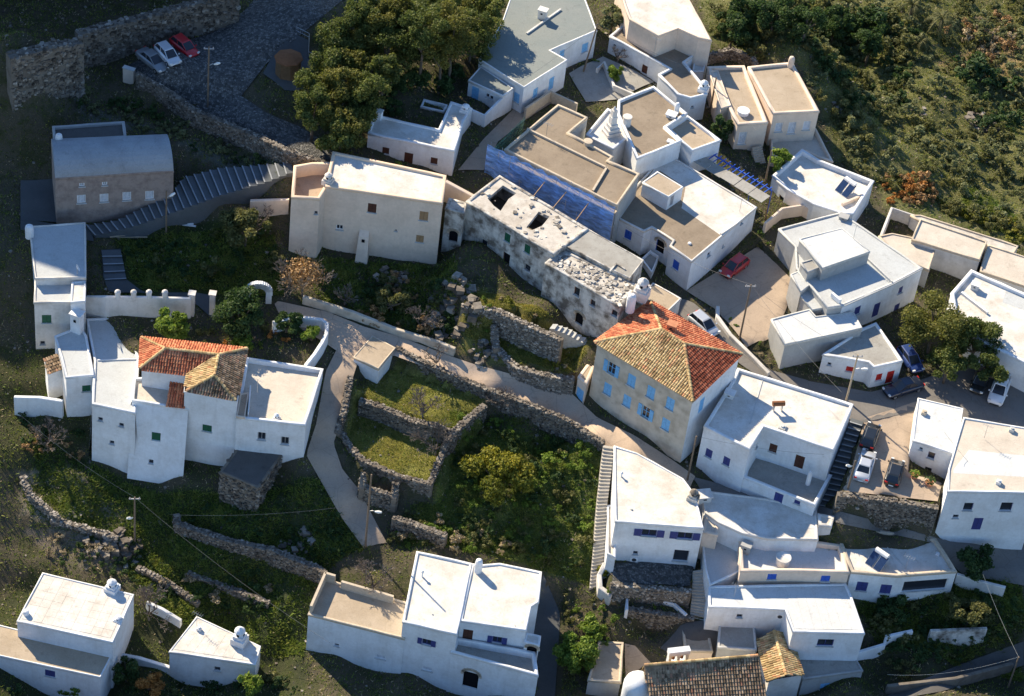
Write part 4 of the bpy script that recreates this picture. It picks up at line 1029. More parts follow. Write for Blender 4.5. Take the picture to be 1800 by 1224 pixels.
# link wall with arch
h = House('ruined_annex', 'stained white annex with dark arched doorway between cream building and ruin', (790, 440))
v = h.vol([(783, 366), (816, 374), (822, 356), (790, 348)], h=4.6, ref=1, par=.1, parw=.3, wm='ruin', rm='r_old', cm='ruin', wins=[(797, 416, .95, 1.5, 'da', 'dark')])
plain_wall('high stained garden wall between white house and the ruin', [(784, 318), (836, 346)], 2.6, .5, 'cream')
# --- ruins
h = House('ruined_house', 'roofless stained white ruin with a hole in its roof, below the blue netting', (890, 500))
v = h.vol([(820, 353), (878, 308), (1034, 402), (994, 432), (986, 437), (973, 447)], h=5.6, ref=5, par=.12, parw=.3, wm='ruin', rm='r_old', cm='ruin',
  holes=[[(857, 349), (884, 326), (908, 340), (894, 350), (880, 371), (868, 362)], [(925, 400), (947, 372), (966, 381), (953, 397), (935, 405)]],
  wins=[(851, 427, .8, .8, 'o'), (892, 418, .75, 1.1, 's', 'green'), (890, 455, .9, 1.5, 'do', 'brownwood'), (927, 438, .75, 1.1, 's', 'green'), (927, 471, .8, .8, 'o')])
IZ = v.z; rubble = [(v, 40)]
v = h.vol([(1034, 403), (1131, 457), (1107, 489), (996, 432)], z=IZ-.1, par=.05, parw=.1, wm='ruin', rm='r_conc', cm='ruin')
h.kerb([(1072, 478), (1083, 465), (1098, 474)], v.zr, .15, .15, 'ruin')
h = House('ruined_house', 'tall crumbling ruin with rubble-strewn white roof next to the tiled house', (1000, 575))
v = h.vol([(959, 461), (988, 437), (1120, 500), (1090, 540)], h=6.0, ref=3, par=.12, parw=.3, wm='ruin', rm='r_old', cm='ruin',
  wins=[(1014, 513, .7, 1.1, 'o', 'brownwood'), (1042, 533, .6, .8, 'o', 'brownwood'), (1080, 551, .7, .8, 'o', 'brownwood'), (1018, 561, 1.0, 1.5, 'da', 'dark')])
rubble.append((v, 240))
h.chimney(1107, 545, v.zr-.6, 'round', 2.3, .95, 'white'); h.chimney(1127, 520, v.zr-.3, 'bulb', 2.3, 1.1, 'white_old')
for (v_, nst) in rubble:
    mb = MB(); xs = [p[0] for p in v_.rp]; ys = [p[1] for p in v_.rp]; k = 0
    while k < nst:
        x, y = random.uniform(min(xs), max(xs)), random.uniform(min(ys), max(ys))
        if inpoly(np.array([x]), np.array([y]), v_.rp)[0]:
            blob_stone(mb, (x, y, v_.zr+random.uniform(-.02, .08)), random.uniform(.15, .55), .5); k += 1
    o = mb.build('rubble', 'stone_white', v_.wall.parent); o['kind'] = 'stuff'
h = House('flat_shed', 'low shed with brown flat roof behind the ruin and tiled house', (1170, 560))
h.vol([(1148, 497), (1197, 524), (1168, 553), (1118, 530)], h=2.3, par=.08, parw=.12, rm='r_tan', wm='white_old')
# --- white house centre
h = House('white_house', 'white house with blue shutters, arched entrance and white-brown roof near red car', (1210, 510))
v = h.vol([(1170, 268), (1330, 364), (1216, 459), (1178, 431), (1184, 422), (1146, 399), (1132, 406), (1081, 380), (1120, 325)], h=4.2, ref=2, par=.14, parw=.16, rm='r_brown', cm='white_old',
  wins=[(1104, 413, .85, 1.15, 's', 'blue'), (1188, 466, .85, 1.15, 's', 'blue'), (1160, 434, 1.1, 1.7, 'da', 'blue'), (1246, 447, .6, .6, 'o'), (1271, 432, .3, .4, 'o'), (1304, 389, .4, .6, 'o')])
JZ = v.z
h.sheet([(1170, 270), (1326, 364), (1267, 414), (1198, 366), (1205, 330), (1160, 300), (1140, 320), (1126, 330)], v.zr+.005, 'r_white')
h.vol([(1156, 302), (1201, 328), (1175, 346), (1130, 320)], z=JZ+1.75, base=JZ-.3, par=.06, parw=.1, rm='r_tan', wins=[(1181, 352, .6, 1.5, 'd', 'greywood')])
h.kerb([(1267, 414), (1292, 397)], v.zr, .3, .2, 'white_old'); h.chimney(1212, 429, v.zr, 'round', .35, .4)
h.vol([(1128, 455), (1143, 440), (1158, 450), (1146, 478)], z=JZ-2.6, par=.35, parw=.12, rm='r_conc')
# --- left cluster
h = House('tiled_house', 'white house with L-shaped orange and brown tiled hip roof on the left', (360, 830))
v = h.vol([(252, 598), (430, 617), (416, 705), (324, 688), (328, 658), (249, 646)], h=9.2, ref=2, par=0, rm='tile_dark', wins=[(364, 753, .95, .9, 's', 'green')])
LZ = v.z
hip(h.root, dict(a=(248, 593), b=(435, 613), c=(415, 705), d=(327, 688), e=(329, 660), f=(245, 648)), LZ+.1, dict(r=(290, 613), s=(384, 624), t=(377, 660)),
    [(('a', 'b', 's', 'r'), 'tile_red'), (('a', 'r', 'f'), 'tile_red'), (('f', 'r', 's', 'e'), 'tile_red'), (('e', 's', 't', 'd'), 'tile_old'), (('d', 't', 'c'), 'tile_dark'), (('c', 't', 's', 'b'), 'tile_dark')],
    [('a', 'r'), ('f', 'r'), ('r', 's'), ('s', 'b'), ('s', 't'), ('t', 'c'), ('t', 'd'), ('s', 'e')], 1.35)
h = House('buttress_house', 'white block with battered buttress front, green window and small arched niche', (260, 862))
v = h.vol([(236, 664), (300, 662), (334, 660), (331, 719), (232, 703)], z=LZ-2.3, par=.3, parw=.2, rm='r_warm', wins=[(278, 757, .9, .95, 's', 'green'), (272, 792, .5, .5, 'o')], bat=2.2)
pt = [P(301, 665, v.z+1.0), P(329, 668, v.z+1.0), P(325, 718, v.z+.1), P(293, 713, v.z+.1)]
tiled_roof(h.root, [(pt, 'tile_red')], None, [])
h = House('white_house', 'white house with large pale grey roof and flared wall foot on the left', (190, 820))
v = h.vol([(152, 560), (219, 557), (244, 628), (238, 726), (162, 709), (166, 633)], z=LZ-2.8, par=.16, parw=.2, rm='r_lgrey',
  wins=[(177, 736, .5, .5, 'o'), (214, 746, .5, .5, 'o'), (198, 775, .5, .5, 'o')], bat=.5)
L2Z = v.z
h.kerb([(172, 634), (243, 632)], v.zr, .12, .12)
h = House('white_house', 'white house with blue-shaded roof and tall square chimney, far left cluster', (140, 735))
v = h.vol([(96, 591), (141, 573), (152, 590), (165, 659), (116, 663), (108, 628)], h=5.6, ref=3, par=.14, parw=.18, rm='r_lgrey', wins=[(152, 683, .85, .85, 's', 'green')])
h.chimney(136, 582, v.zr, 'box', 2.6, 1.1)
h = House('white_hut', 'narrow white hut with ribbed tile lid against the far left house', (95, 700))
v = h.vol([(79, 633), (104, 623), (111, 647), (84, 656)], h=4.0, par=.05, rm='r_lgrey')
pt = [P(78, 631, v.z+.5), P(105, 621, v.z+.5), P(112, 648, v.z+.1), P(83, 658, v.z+.1)]; tiled_roof(h.root, [(pt, 'tile_dark')], None, [])
h = House('white_house', 'white flat-roofed house with tall parapet around its roof, beside the sloping lane', (500, 834))
v = h.vol([(433, 628), (568, 648), (537, 747), (415, 733)], z=LZ-1.9, par=.55, parw=.25, rm='r_warm', wins=[(460, 767, .8, 1.05, 'w', 'steel'), (501, 775, .8, 1.05, 'w', 'steel')], cm='white')
h.vol([(423, 692), (437, 690), (430, 733), (416, 731)], z=v.z+.2, base=v.z-1, par=.1, parw=.1, rm='yard', cm='cream'); h.kerb([(440, 688), (436, 735)], v.zr, .8, .12, 'white'); h.chimney(486, 738, v.zr, 'bulb', .9, .5)
h = House('stone_hut', 'dark rubble stone hut with flat earth roof below the white houses', (440, 895))
v = h.vol([(418, 787), (496, 798), (454, 857), (387, 829)], h=3.4, par=.05, parw=.2, wm='mortar', rm='r_dark', cm='mortar')
sm = MB(); pl = v.poly
for i in range(4):
    a = Vector((*pl[i], 0)); b = Vector((*pl[(i+1) % 4], 0)); d = (b-a).normalized(); nn = Vector((d.y, -d.x, 0))
    stones_on(sm, a, b, v.zb+.8, v.zb+.8, v.z-.1, v.z-.1, nn, .32)
o = sm.build('stones', 'stone', h.root); o['kind'] = 'stuff'
h = House('white_house', 'narrow left-edge house with grey roof partly in shadow and green window', (75, 615))
v = h.vol([(52, 398), (150, 391), (151, 487), (62, 489)], h=7.0, ref=3, par=.10, parw=.12, rm='r_lgrey', wm='white_old')
h.chimney(52, 415, v.zr, 'round', 1.6, .9)
v2 = h.vol([(62, 490), (151, 488), (150, 528), (122, 531), (60, 531)], z=v.z-.9, par=.12, parw=.15, rm='r_lgrey', wm='white_old', wins=[(82, 561, .95, 1.1, 's', 'green'), (75, 603, .5, .5, 'o')])
h.vol([(127, 496), (150, 493), (150, 529), (124, 531)], z=v.z-.4, base=v.z-2, par=.1, parw=.15, rm='r_white')
# --- vaulted church
h = House('vaulted_church', 'brown stone church with long rounded pale vault roof, in deep shade', (200, 390), cat='church')
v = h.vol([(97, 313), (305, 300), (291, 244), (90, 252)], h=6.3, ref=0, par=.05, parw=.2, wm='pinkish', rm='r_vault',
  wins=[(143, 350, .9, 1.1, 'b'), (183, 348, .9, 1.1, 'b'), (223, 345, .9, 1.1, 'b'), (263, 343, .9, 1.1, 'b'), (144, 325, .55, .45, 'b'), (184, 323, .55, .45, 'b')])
A, B, C, D = [P(*q, v.z) for q in ((97, 313), (305, 300), (291, 244), (90, 252))]
mb = MB(); V = []; ns = 14
for k in range(ns+1):
    t = math.pi*k/ns; f = .5-.5*math.cos(t); zz = Vector((0, 0, math.sin(t)*1.9-.1))
    V += [A.lerp(D, f)+zz, B.lerp(C, f)+zz]
F = [(2*k, 2*k+1, 2*k+3, 2*k+2) for k in range(ns)]+[tuple(range(0, 2*ns+2, 2)), tuple(range(1, 2*ns+2, 2))[::-1]]
mb.add(V, F); mb.build('vault', 'r_vault', h.root, False)
h.vol([(92, 222), (218, 213), (222, 240), (95, 250)], z=v.z+.4, par=.3, parw=.25, wm='greyp', rm='r_dark'); h.chimney(104, 256, v.z+.6, 'round', 1.7, .75)
# --- bottom house
h = House('white_house', 'long white house at bottom centre with walled brown terrace and arched door', (640, 1170))
v = h.vol([(733, 969), (829, 990), (803, 1115), (708, 1092)], h=7.6, ref=3, par=.16, parw=.2, rm='r_white', wins=[(750, 1129, .9, .8, 'ws', 'navy'), (751, 1176, 1.0, .5, 'b')])
BZ = v.z
h.chimney(742, 1014, v.zr, 'pipe', .8); h.chimney(760, 1080, v.zr, 'stub', .12, .25, 'cope_grey')
v = h.vol([(830, 991), (846, 993), (878, 990), (952, 1005), (947, 1058), (933, 1066), (925, 1108), (809, 1090)], z=BZ-.1, par=.12, parw=.2, rm='r_white', wins=[(822, 1118, .95, 1.8, 'd', 'brownwood'), (874, 1125, .95, .9, 'ws', 'navy')])
h.chimney(840, 1005, v.zr, 'round', 1.9, .75); h.chimney(905, 1100, v.zr, 'stub', .1, .2, 'cope_grey')
v = h.vol([(571, 1017), (712, 1058), (722, 1065), (711, 1122), (542, 1079)], z=BZ-2.2, par=.14, parw=.2, rm='r_tan', cm='cope_tan', wins=[(592, 1134, .45, .35, 'o'), (669, 1155, 1.0, .5, 'b')])
h.kerb([(571, 1020), (546, 1078)], v.zr, 1.1, .25, 'cope_tan', 'terrace_parapet'); h.kerb([(571, 1020), (588, 1025)], v.zr, 1.1, .25, 'cope_tan', 'terrace_parapet'); h.kerb([(600, 1034), (690, 1060)], v.zr, 1.0, .25, 'cope_tan', 'terrace_parapet')
v = h.vol([(793, 1145), (803, 1120), (940, 1146), (946, 1187)], z=BZ-2.5, par=.8, parw=.25, rm='r_conc', wins=[(827, 1196, 1.5, 2.3, 'da', 'dark')])
h.vol([(926, 1112), (950, 1118), (948, 1134), (922, 1128)], z=BZ-1.4, par=.1, parw=.15, rm='r_white', wins=[(934, 1148, 1.0, 1.9, 'da', 'dark')])
# --- bottom left houses
h = House('white_house', 'white flat-roofed house with panelled roof and chimney at the bottom left', (150, 1200))
v = h.vol([(75, 1007), (235, 1045), (198, 1129), (30, 1091)], h=6.8, ref=2, par=.07, parw=.12, rm='r_white')
h.panels([(80, 1012), (228, 1047), (194, 1122), (38, 1088)], 9, 6, v.zr, 'r_white', .012); h.chimney(197, 1037, v.zr, 'bulb', 1.4, .9); h.chimney(46, 1080, v.zr, 'round', .7, .6); h.chimney(208, 1090, v.zr, 'bulb', .6, .6)
h.vol([(-20, 1094), (198, 1148), (176, 1190), (-30, 1146)], z=v.z-2.3, par=.06, parw=.1, rm='r_tan', wins=[(88, 1184, 1.0, .9, 's', 'navy')])
h = House('white_house', 'small white house with pale panelled roof and spired chimney, bottom left', (360, 1196))
v = h.vol([(346, 1084), (458, 1136), (449, 1168), (298, 1145)], h=3.6, ref=3, par=.05, parw=.1, rm='r_white', wins=[(382, 1176, .6, .6, 'o')])
h.panels([(348, 1090), (450, 1137), (442, 1163), (306, 1142)], 8, 1, v.zr, 'r_white'); h.chimney(421, 1130, v.zr, 'bulb', 2.2, 1.0); h.chimney(350, 1108, v.zr, 'stub', .5, .4)
BL3 = v.zr
# --- white hut by the lane
h = House('white_hut', 'small white hut with brown flat roof at the bend of the lane', (640, 664))
v = h.vol([(622, 627), (655, 590), (695, 611), (665, 648)], h=2.2, ref=3, par=.04, parw=.1, rm='r_tan', cm='cope_tan')
# ------------------------------------------------------------------ walls, stairs
rubble_wall('massive castle bastion wall of brown rubble in the top left corner', [(20, 104), (103, 82), (146, 78)], 6.8, 1.2, name='castle_wall', size=.36)
rubble_wall('long brown rubble castle wall behind the parked cars, top left', [(140, 62), (235, 38), (330, 13), (420, -14)], 4.2, 1.0, name='castle_wall', size=.36)
rubble_wall('low rubble wall edging the cobbled lane above the dark hollow', [(240, 130), (300, 165), (340, 195), (430, 232), (500, 264), (580, 292)], [2.2, 2.2, 2.2, 2.2, 2.0, 1.6], .5)
plain_wall('beige rendered wall along the upper side of the central road', [(533, 520), (575, 533), (622, 548), (698, 578), (774, 601), (800, 612)], .95, .4, 'beige')
plain_wall('curved white garden wall at the bend of the road', [(480, 566), (524, 556), (566, 561), (575, 568), (574, 586), (566, 602), (553, 622), (537, 642)], 1.5, .4, 'white')
rubble_wall('rubble retaining wall between the central road and the upper grass terrace', [(695, 613), (748, 640), (799, 663), (850, 684), (920, 709), (1000, 742), (1058, 780)], 0, .5, zz=[1.1, .9, .65, .45, .2, -.1, -.4], drop=1.0)
rubble_wall('curved rubble wall dividing the upper and lower grass terraces', [(632, 706), (672, 719), (723, 742), (769, 752), (797, 765)], 0, .6, zz=[-.7]*5, drop=1.0)
rubble_wall('rounded rubble wall holding the lower grass terrace above the lane', [(620, 662), (607, 728), (597, 762), (612, 785), (634, 810), (667, 825), (698, 838), (723, 846), (759, 853), (771, 823), (784, 790)], 0, .5, zz=[.9, -.4, -1.6, -2.2, -2.3, -2.3, -2.3, -2.3, -2.3, -2.2, -1.9], drop=1.4)
rubble_wall('short rubble wall closing the upper grass terrace on its right', [(784, 790), (797, 765), (825, 740), (855, 714)], 0, .6, zz=[-1.6, -.4, -.3, -.2], drop=1.2)
rubble_wall('rubble terrace wall beside the road below the ruins', [(868, 612), (905, 647), (955, 662), (1008, 670)], 0, .6, zz=[1.65]*4, mat='stone_pale')
rubble_wall('old rubble terrace wall below the tall crumbling ruin', [(812, 540), (870, 548), (930, 575), (985, 600)], 0, .6, zz=[4.75]*4, mat='stone_pale')
rubble_wall('broken rubble wall across the small grass plot beside the ruin', [(864, 572), (866, 596), (868, 612)], .9, .6, mat='stone_pale')
rubble_wall('grey rubble wall on the dark slope below the stone hut', [(305, 905), (308, 922), (345, 935), (400, 953), (470, 968)], 1.3, .6)
rubble_wall('grey rubble wall running down to the bottom white house', [(470, 966), (515, 985), (560, 1003), (572, 1018)], 1.9, .6)
rubble_wall('brown rubble wall at the lower end of the lane', [(690, 913), (730, 925), (780, 944)], 1.7, .6)
rubble_wall('roofless stone shed walls beside the lane, below the rounded wall', [(643, 832), (640, 858), (697, 876), (700, 850)], [2.6, 1.9, 1.9, 1.9], .5)
rubble_wall('tall stone retaining wall under the parked cars', [(1474, 872), (1520, 877), (1580, 884), (1648, 896)], 0, .6, zz=[1.45]*4, drop=.8)
plain_wall('pale kerb wall with weeds beside the upper road and yard', [(1262, 538), (1262, 556), (1285, 588), (1320, 622), (1352, 655)], .7, .4, 'white_old')
rubble_wall('tall grey stone wall holding up the white planter', [(1102, 1072), (1160, 1081), (1219, 1089)], 0, .5, zz=[-7.3]*3, drop=1.0)
plain_wall('low white wall round the left of the planter', [(1102, 1072), (1103, 1040), (1150, 1052)], 0, .3, 'white', zz=[-7.0]*3, drop=2)
plain_wall('low white wall round the right of the planter', [(1160, 1054), (1185, 1060), (1207, 1080)], 0, .3, 'white', zz=[-7.0]*3, drop=2)
rubble_wall('shaded stone wall below the cobbled court', [(1075, 1030), (1140, 1036), (1214, 1042)], 0, .5, zz=[-5.4]*3, drop=1.0, mat='stone_pale')
plain_wall('curved white wall at the right edge beyond the porch', [(1682, 1008), (1720, 1020), (1768, 1032)], 1.3, .35, 'white_old')
plain_wall('stained pale wall in the dark garden, bottom right', [(1636, 1108), (1735, 1104)], 1.7, .35, 'ruin')
plain_wall('stepped white wall dropping from the long low house into the dark garden', [(1508, 1146), (1555, 1132), (1558, 1118), (1604, 1108)], 1.2, .35, 'white')
plain_wall('grey wall along the bottom right corner', [(1560, 1205), (1680, 1192), (1780, 1165)], 1.2, .4, 'mortar')
plain_wall('white boundary wall left of the narrow hut', [(25, 697), (70, 698), (110, 704)], 2.4, .4, 'white')
plain_wall('small white wall by the bare tree, bottom left', [(258, 1058), (285, 1070), (318, 1090)], 1.0, .4, 'white')
plain_wall('white wall joining the two bottom left houses', [(192, 1146), (245, 1156), (298, 1172)], 1.0, .4, 'white')
plain_wall('cream walled pen beside the grey house', [(1345, 392), (1375, 366), (1412, 360), (1440, 376)], 1.5, .3, 'cream')
plain_wall('white wall of the yard below the orange scrub', [(1548, 416), (1568, 365), (1612, 380)], 1.6, .3, 'white_old')
plain_wall('cream curved wall below the three-window house', [(1354, 275), (1392, 282), (1412, 264)], 1.3, .3, 'cream')
rubble_wall('curved rubble wall behind the low cream house', [(1240, 100), (1285, 88), (1320, 100), (1326, 116)], 1.4, .5)
rubble_wall('low pale wall at the far left bottom slope', [(36, 838), (50, 870), (100, 912)], 1.0, .5, mat='stone_pale')
plain_wall('cream garden wall beside the cream building', [(440, 352), (508, 350)], 1.6, .4, 'cream')
plain_wall('white kerb wall of the small garden in the court', [(1050, 120), (1062, 108), (1080, 150), (1115, 165)], .9, .3, 'white_old')
plain_wall('tan walled ruin yard with stored planks beside the scaffolded house', [(924, 190), (968, 160), (1015, 182)], 1.6, .3, 'cope_tan')
plain_wall('curved white stair wall beside the bright white house', [(1064, 990), (1054, 1010), (1056, 1032), (1075, 1046)], 1.3, .5, 'white_old')
# white wall with finials
q = T(262, 556); fw = thing('garden_wall', 'long pale garden wall with four round-topped finials, in shade', 'wall', q)
plain_wall(None, [(152, 521), (187, 521), (262, 522), (336, 524)], 2.7, .35, 'white_old', root=fw)
for px in (207, 235, 262, 290):
    a = T(px, 522, 2.7); mb = MB(); mb.lathe(a-Vector((0, 0, .2)), [(.27, 0), (.27, .75), (.33, .8), (.3, .95), (.15, 1.1), (.03, 1.15)], 10); mb.build('finial', 'white_old', fw)
for px in (337, 373):
    a = T(px, 553); mb = MB(); mb.abox(a+Vector((0, 0, 1.4)), .55, .55, 3.0); mb.abox(a+Vector((0, 0, 2.95)), .75, .75, .15); mb.build('gate_pillar', 'white_old', fw)
# white arch
q = T(455, 528); ar = thing('garden_arch', 'white arched garden gateway next to the round dark tree', 'gateway', q)
a = T(436, 530); b = T(472, 532); d = b-a; d.z = 0; L = d.length; d.normalize(); nn = Vector((-d.y, d.x, 0)); u = Vector((0, 0, 1)); mb = MB()
for s_ in (0, L): mb.box(a+d*s_+u*.8, d*.3, nn*.25, u*.8)
for j in range(9):
    t = math.pi*(j+.5)/9; r_ = d*math.cos(t)+u*math.sin(t); s_ = -d*math.sin(t)+u*math.cos(t)
    mb.box(a+d*L/2+u*1.3+r_*(L/2+.02), r_*.32, s_*(L*.19), nn*.24)
mb.build('arch', 'white', ar)
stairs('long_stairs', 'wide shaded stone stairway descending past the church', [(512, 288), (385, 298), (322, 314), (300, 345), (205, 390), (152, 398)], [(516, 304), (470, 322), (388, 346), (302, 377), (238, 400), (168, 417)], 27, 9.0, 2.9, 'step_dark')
stairs('long_stairs', 'straight narrow stone stairway beside the overgrown slope and bright white house', [(1080, 786), (1067, 890), (1063, 960), (1058, 1030)], [(1060, 783), (1049, 880), (1043, 960), (1036, 1036)], 40, -.5, -7.5)
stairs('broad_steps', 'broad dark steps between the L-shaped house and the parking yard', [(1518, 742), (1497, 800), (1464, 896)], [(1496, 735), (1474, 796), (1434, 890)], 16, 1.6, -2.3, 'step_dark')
stairs('garden_steps', 'short grey garden steps in the dark garden on the left', [(212, 440), (218, 470), (222, 492)], [(178, 440), (182, 470), (184, 494)], 4, 2.5, 1.8, 'step_dark')
stairs('cream_steps', 'small cream steps beside the low cream house', [(1338, 256), (1346, 288)], [(1322, 260), (1328, 292)], 8, 5.6, 4.4, 'cope_tan')
stairs('ruin_steps', 'white steps along the foot of the tall ruin', [(972, 570), (1002, 580), (1046, 606)], [(966, 578), (996, 590), (1040, 614)], 9, 4.2, 2.4, 'cope_grey')
stairs('white_steps', 'shaded white steps in the alley between cobbled court and long low house', [(1246, 1000), (1246, 1050), (1240, 1100)], [(1218, 1004), (1216, 1050), (1212, 1092)], 17, -5.2, -7.9, 'step')
# ------------------------------------------------------------------ cars
def loft(secs):
    V = []; n = len(secs[0]); F = []
    for s_ in secs: V += s_
    for i in range(len(secs)-1):
        for k in range(n): F.append((i*n+k, i*n+(k+1) % n, (i+1)*n+(k+1) % n, (i+1)*n+k))
    F += [tuple(range(n))[::-1], tuple((len(secs)-1)*n+k for k in range(n))]
    return V, F
CAR = {}
def car_parts(kind, color):
    L, W, H = {'hatch': (3.7, 1.62, 1.46), 'sedan': (4.35, 1.70, 1.42), 'suv': (4.2, 1.76, 1.66)}[kind]
    hl = L/2; hw = W/2; belt = .62*H
    # body stations: x, half width, z bottom, z top
    nose = .30 if kind != 'suv' else .28
    st = [(-hl, hw*.80, .34, belt*.86), (-hl+.07, hw*.92, .24, belt*.95), (-hl+.35, hw*.99, .20, belt), (-hl*.35, hw, .19, belt+.01), (hl*.25, hw, .19, belt), (hl*.52, hw*.98, .20, belt*.93), (hl-.30, hw*.93, .22, belt*.80), (hl-.06, hw*.82, .26, belt*.66), (hl, hw*.68, .34, belt*.52)]
    secs = [[(x, -w*.86, zb), (x, -w*.98, zb+.12), (x, -w, (zb+zt)/2), (x, -w*.95, zt-.07), (x, -w*.82, zt), (x, w*.82, zt), (x, w*.95, zt-.07), (x, w, (zb+zt)/2), (x, w*.98, zb+.12), (x, w*.86, zb)] for x, w, zb, zt in st]
    out = []
    V, F = loft(secs); out.append(('body', 'car_'+color, V, F, True))
    # greenhouse: x at belt/roof
    if kind == 'sedan': gb = (-hl+.75, hl*.50); gr = (-hl*.42, hl*.10)
    elif kind == 'hatch': gb = (-hl+.12, hl*.56); gr = (-hl+.48, hl*.14)
    else: gb = (-hl+.10, hl*.54); gr = (-hl+.42, hl*.14)
    b0 = belt-.03; zr = H-.03
    A = [(gb[0], -hw*.80), (gb[1], -hw*.76), (gb[1], hw*.76), (gb[0], hw*.80)]; Bq = [(gr[0], -hw*.66), (gr[1], -hw*.66), (gr[1], hw*.66), (gr[0], hw*.66)]
    V = [(x, y, b0) for x, y in A]+[(x, y, zr-.04) for x, y in Bq]
    out.append(('windows', 'glass', V, [(0, 1, 5, 4), (1, 2, 6, 5), (2, 3, 7, 6), (3, 0, 4, 7)], False))
    mb = MB(); cx = (gr[0]+gr[1])/2; lx = gr[1]-gr[0]
    Vr = []
    for (k, z) in ((1.03, zr-.06), (1.0, zr-.01), (.86, zr+.025)):
        Vr += [(cx+(x-cx)*k, y*k, z) for x, y in Bq]
    mb.add(Vr, [(0, 1, 5, 4), (1, 2, 6, 5), (2, 3, 7, 6), (3, 0, 4, 7), (4, 5, 9, 8), (5, 6, 10, 9), (6, 7, 11, 10), (7, 4, 8, 11), (8, 9, 10, 11)])
    for i in range(4):    # pillars
        mb.tube([Vector((*A[i], b0)), Vector((*Bq[i], zr-.04))], .05, 4)
    for s_ in (-1, 1): mb.tube([Vector(((gb[0]+gb[1])/2-.1, s_*hw*.79, b0)), Vector((cx-.05, s_*hw*.67, zr-.04))], .045, 4)
    out.append(('roof', 'car_'+color, mb.V, mb.F, False))
    for (x, n_, m_) in ((hl-.10, 'headlight', 'lamp_glass'), (-hl+.04, 'tail_light', 'tail')):
        for s_ in (-1, 1):
            mb = MB(); mb.abox((x, s_*hw*.68, belt*.70 if x > 0 else belt*.82), .16, .30, .15); out.append((n_, m_, mb.V, mb.F, False))
    for x in (-hl+.72, hl-.72):
        for s_ in (-1, 1):
            mb = MB(); mb.tube([Vector((x, s_*(hw-.02), .3)), Vector((x, s_*(hw-.2), .3))], .30, 14); mr = MB(); mr.tube([Vector((x, s_*(hw-.01), .3)), Vector((x, s_*(hw-.05), .3))], .18, 10)
            out.append(('wheel', 'tyre', mb.V, mb.F, False, ('rim', 'rim', mr.V, mr.F)))
    for s_ in (-1, 1):
        mb = MB(); mb.abox((gb[1]-.15, s_*(hw+.06), belt+.05), .12, .16, .11); out.append(('mirror', 'car_'+color, mb.V, mb.F, False))
    mb = MB(); mb.abox((-hl-.005, 0, .42), .03, .5, .12); out.append(('number_plate', 'white_paint', mb.V, mb.F, False))
    mb = MB(); mb.abox((hl-.01, 0, .36), .06, hw*1.1, .12); out.append(('grille', 'plastic_black', mb.V, mb.F, False))
    return out
def car(label, f, r, kind, color, group=None):
    """f, r: pixels on the ground under the front and the rear"""
    A, B = T(*f), T(*r); c = (A+B)/2; d = A-B; rz = math.atan2(d.y, d.x); c.z = th(c.x, c.y)+.07
    key = (kind, color)
    if key not in CAR:
        CAR[key] = []
        for p in car_parts(kind, color):
            o = mk(p[0], p[2], p[3], p[1], None, p[4]); COL.objects.unlink(o); sub = None
            if len(p) > 5:
                sub = mk(p[5][0], p[5][2], p[5][3], p[5][1]); COL.objects.unlink(sub)
            CAR[key].append((o, sub))
    t = thing('parked_car', label, 'car', c, group); t.rotation_euler = (0, 0, rz)
    for o, sub in CAR[key]:
        x = o.copy(); COL.objects.link(x); x.parent = t
        if sub: y = sub.copy(); COL.objects.link(y); y.parent = x
    return t
car('grey saloon car at the lower end of the castle parking, in shade', (297, 142), (240, 114), 'sedan', 'grey')  # silver paint darkened to grey to stand for the castle shadow
car('pale car between saloon and red cars by the castle wall', (310, 122), (280, 98), 'hatch', 'silver')
car('dark red car nearest the cobbled road by the castle wall', (346, 106), (303, 80), 'hatch', 'red')
car('small red hatchback in the shadow of the white house with blue shutters', (1270, 491), (1308, 462), 'hatch', 'red')
car('silver car half hidden behind the orange tiled roof', (1250, 590), (1222, 566), 'hatch', 'silver')
car('dark saloon car in front of the house with red door', (1557, 698), (1614, 680), 'sedan', 'navy')
car('blue car tucked behind the low house with red door', (1606, 652), (1590, 628), 'hatch', 'blue')
car('white car facing out under the pine tree at the right edge', (1746, 716), (1762, 672), 'suv', 'white')
car('dark car under the pine branches beside the white car', (1712, 700), (1730, 655), 'hatch', 'black')
car('black car uppermost in the parking yard', (1536, 752), (1520, 796), 'hatch', 'black')
car('silver saloon car in the middle of the parking yard', (1526, 802), (1511, 850), 'sedan', 'silver')
car('black car with red tail lights near the retaining wall edge', (1578, 812), (1563, 864), 'hatch', 'black')
# ------------------------------------------------------------------ poles, lamps, wires
def pole(label, px, h, lamp=None, arm=True, r=.11, mat='pole', name='utility_pole', lean=0.0):
    b = T(*px); t = thing(name, label, 'pole', b); mb = MB(); top = b+Vector((lean, 0, h))
    mb.tube([b-Vector((0, 0, .5)), top], [r, r*.7], 8); mb.build('shaft', mat, t)
    if arm:
        mb = MB(); mb.box(top-Vector((0, 0, .25)), Vector((.55, .1, 0)), Vector((-.01, .05, 0)), Vector((0, 0, .05)))
        for k in (-.45, 0, .45): mb.lathe(top+Vector((k, k*.18, -.2)), [(.05, 0), (.06, .12), (.03, .18)], 6)
        mb.build('crossarm', 'greywood', t)
    if lamp:
        la = b+Vector((0, 0, lamp[0])); e = la+Vector((lamp[1], lamp[2], .25)); mb = MB(); mb.tube([la, la.lerp(e, .6)+Vector((0, 0, .12)), e], .03, 6); br = mb.build('bracket', 'steel', t)
        mb = MB(); d = (e-la).normalized(); mb.tube([e-d*.15, e+d*.2, e+d*.55], [.08, .16, .10], 8); kid(mb.build('lamp_head', 'lamp_glass'), br)
    return top
p1 = pole('tall wooden pole with street lamp beside the cobbled road', (365, 190), 8.2, (5.7, .7, .1))
